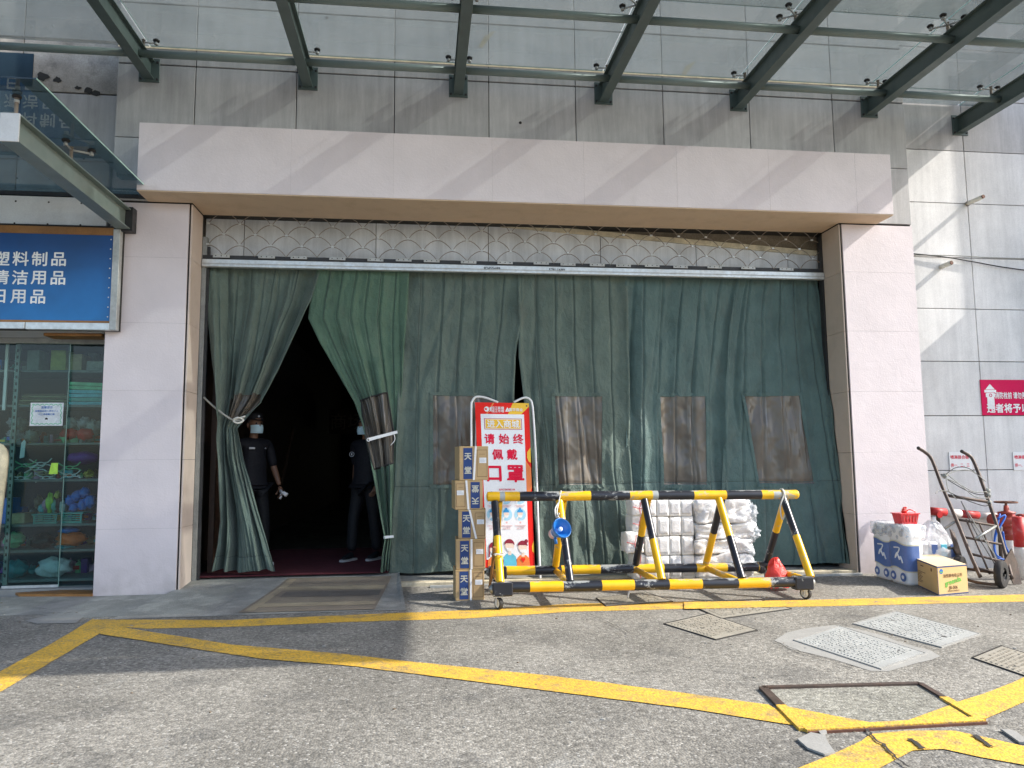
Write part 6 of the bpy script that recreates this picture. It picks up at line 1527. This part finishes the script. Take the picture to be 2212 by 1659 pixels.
p = Yp(2149, 854, yv); text('消防栓前 请勿停靠车辆', (p.x+.0, yv-.001, p.z), (1, 0, 0), (0, 0, 1), .082, 'ink_white', t, .025, sx=.66, align='LEFT')
p = Yp(2131, 879, yv); text('违者将予以处理', (p.x, yv-.001, p.z-.015), (1, 0, 0), (0, 0, 1), .112, 'ink_white', t, .03, sx=.98, align='LEFT')
for k, (x0, x1) in enumerate(((2052.5, 2098), (2191, 2240))):
    a, b_ = Yp(x0, 1016, yv), Yp(x1, 976, yv)
    t = thing('wall_sign', ('white sprinkler-connection plate with red characters behind the hand truck handle', 'white sprinkler-connection plate with red characters cut by the right edge of the photo')[k], 'sign', a)
    MB().box(a.x, b_.x, yv, yv+.010, a.z, b_.z, 0, .002).build('plate', 'bright_white', t)
    text('喷淋接合器', (a.x+.012, yv-.001, a.z+(b_.z-a.z)*.72), (1, 0, 0), (0, 0, 1), .046, 'ink_red', t, .015, sx=1., align='LEFT'); text('供一、二、三', (a.x+.012, yv-.001, a.z+(b_.z-a.z)*.28), (1, 0, 0), (0, 0, 1), .046, 'ink_red', t, .012, sx=.85, align='LEFT')
p = Yp(2088, 441, RY); t = thing('pipe_stub', 'beige plastic pipe stub with rusty end on the sunlit right wall, upper of two', 'pipe stub', p)
MB().tube([(p.x, RY-.001, p.z), (p.x+.03, RY-.22, p.z+.012)], .026, 12).build('pipe', 'offwhite_plastic', t, True); MB().lathe([(0, .0), (.02, .0), (.03, .02)], (p.x, RY-.001, p.z), (0, -1, 0), 12).build('collar', 'rust', t, True); MB().tube([(p.x+.03, RY-.222, p.z+.012), (p.x+.032, RY-.235, p.z+.013)], .022, 12).build('end', 'rust', t)
p = Yp(2032, 577, RY); t = thing('pipe_stub', 'short beige pipe stub just right of the pink pillar, lower of two', 'pipe stub', p)
MB().tube([(p.x, RY-.001, p.z), (p.x+.02, RY-.15, p.z+.012)], .028, 12).build('pipe', 'offwhite_plastic', t, True); MB().tube([(p.x+.02, RY-.151, p.z+.012), (p.x+.022, RY-.16, p.z+.013)], .024, 12).build('end', 'rust', t)
tag(MB().tube(smoothpts([Yp(1973, 548, RY-.02), Yp(2040, 555, RY-.03), Yp(2100, 565, RY-.03), Yp(2160, 576, RY-.03), Yp(2260, 590, RY-.02)], 8), .007, 6).build('cable', 'black_rubber', None, True), 'thin dark cable sagging along the right wall', 'cable')
tag(MB().tube(smoothpts([Yp(1973, 551, RY-.02), Yp(2060, 552, RY-.03), Yp(2130, 556, RY-.03), Yp(2260, 560, RY-.02)], 8), .005, 6).build('cable', 'rope_grey', None, True), 'straighter grey cable just above the sagging one on the right wall', 'cable')

# unseen wing and box beyond the right edge, added and shaped to shade the wall
t = thing('building_wall', 'pale projecting wing added beyond the right edge to shade the right wall', 'wall', (10, 0, 0))
MB().box(8.0, 14, -.14, 1.0, -.1, 12, 0, .01).build('wing', 'light_stone', t)
t = thing('shop_sign', 'unseen blank box added beyond the right edge to shade the right wall', 'sign', (7.6, -.3, 1.85))
MB().box(7.25, 7.98, -.15, RY-.01, 1.80, 3.95, 0, .01).build('shade_box', 'white_metal', t)

# ------------------------------------------------------------------ clean up
bpy.data.objects.remove(_to); bpy.data.curves.remove(_tc)
for o in list(S.objects):
    if o.parent and o.name.split('.')[0] in ('rivets', 'bolts', 'screws', 'slots', 'edge', 'seam'): o['kind'] = 'stuff'
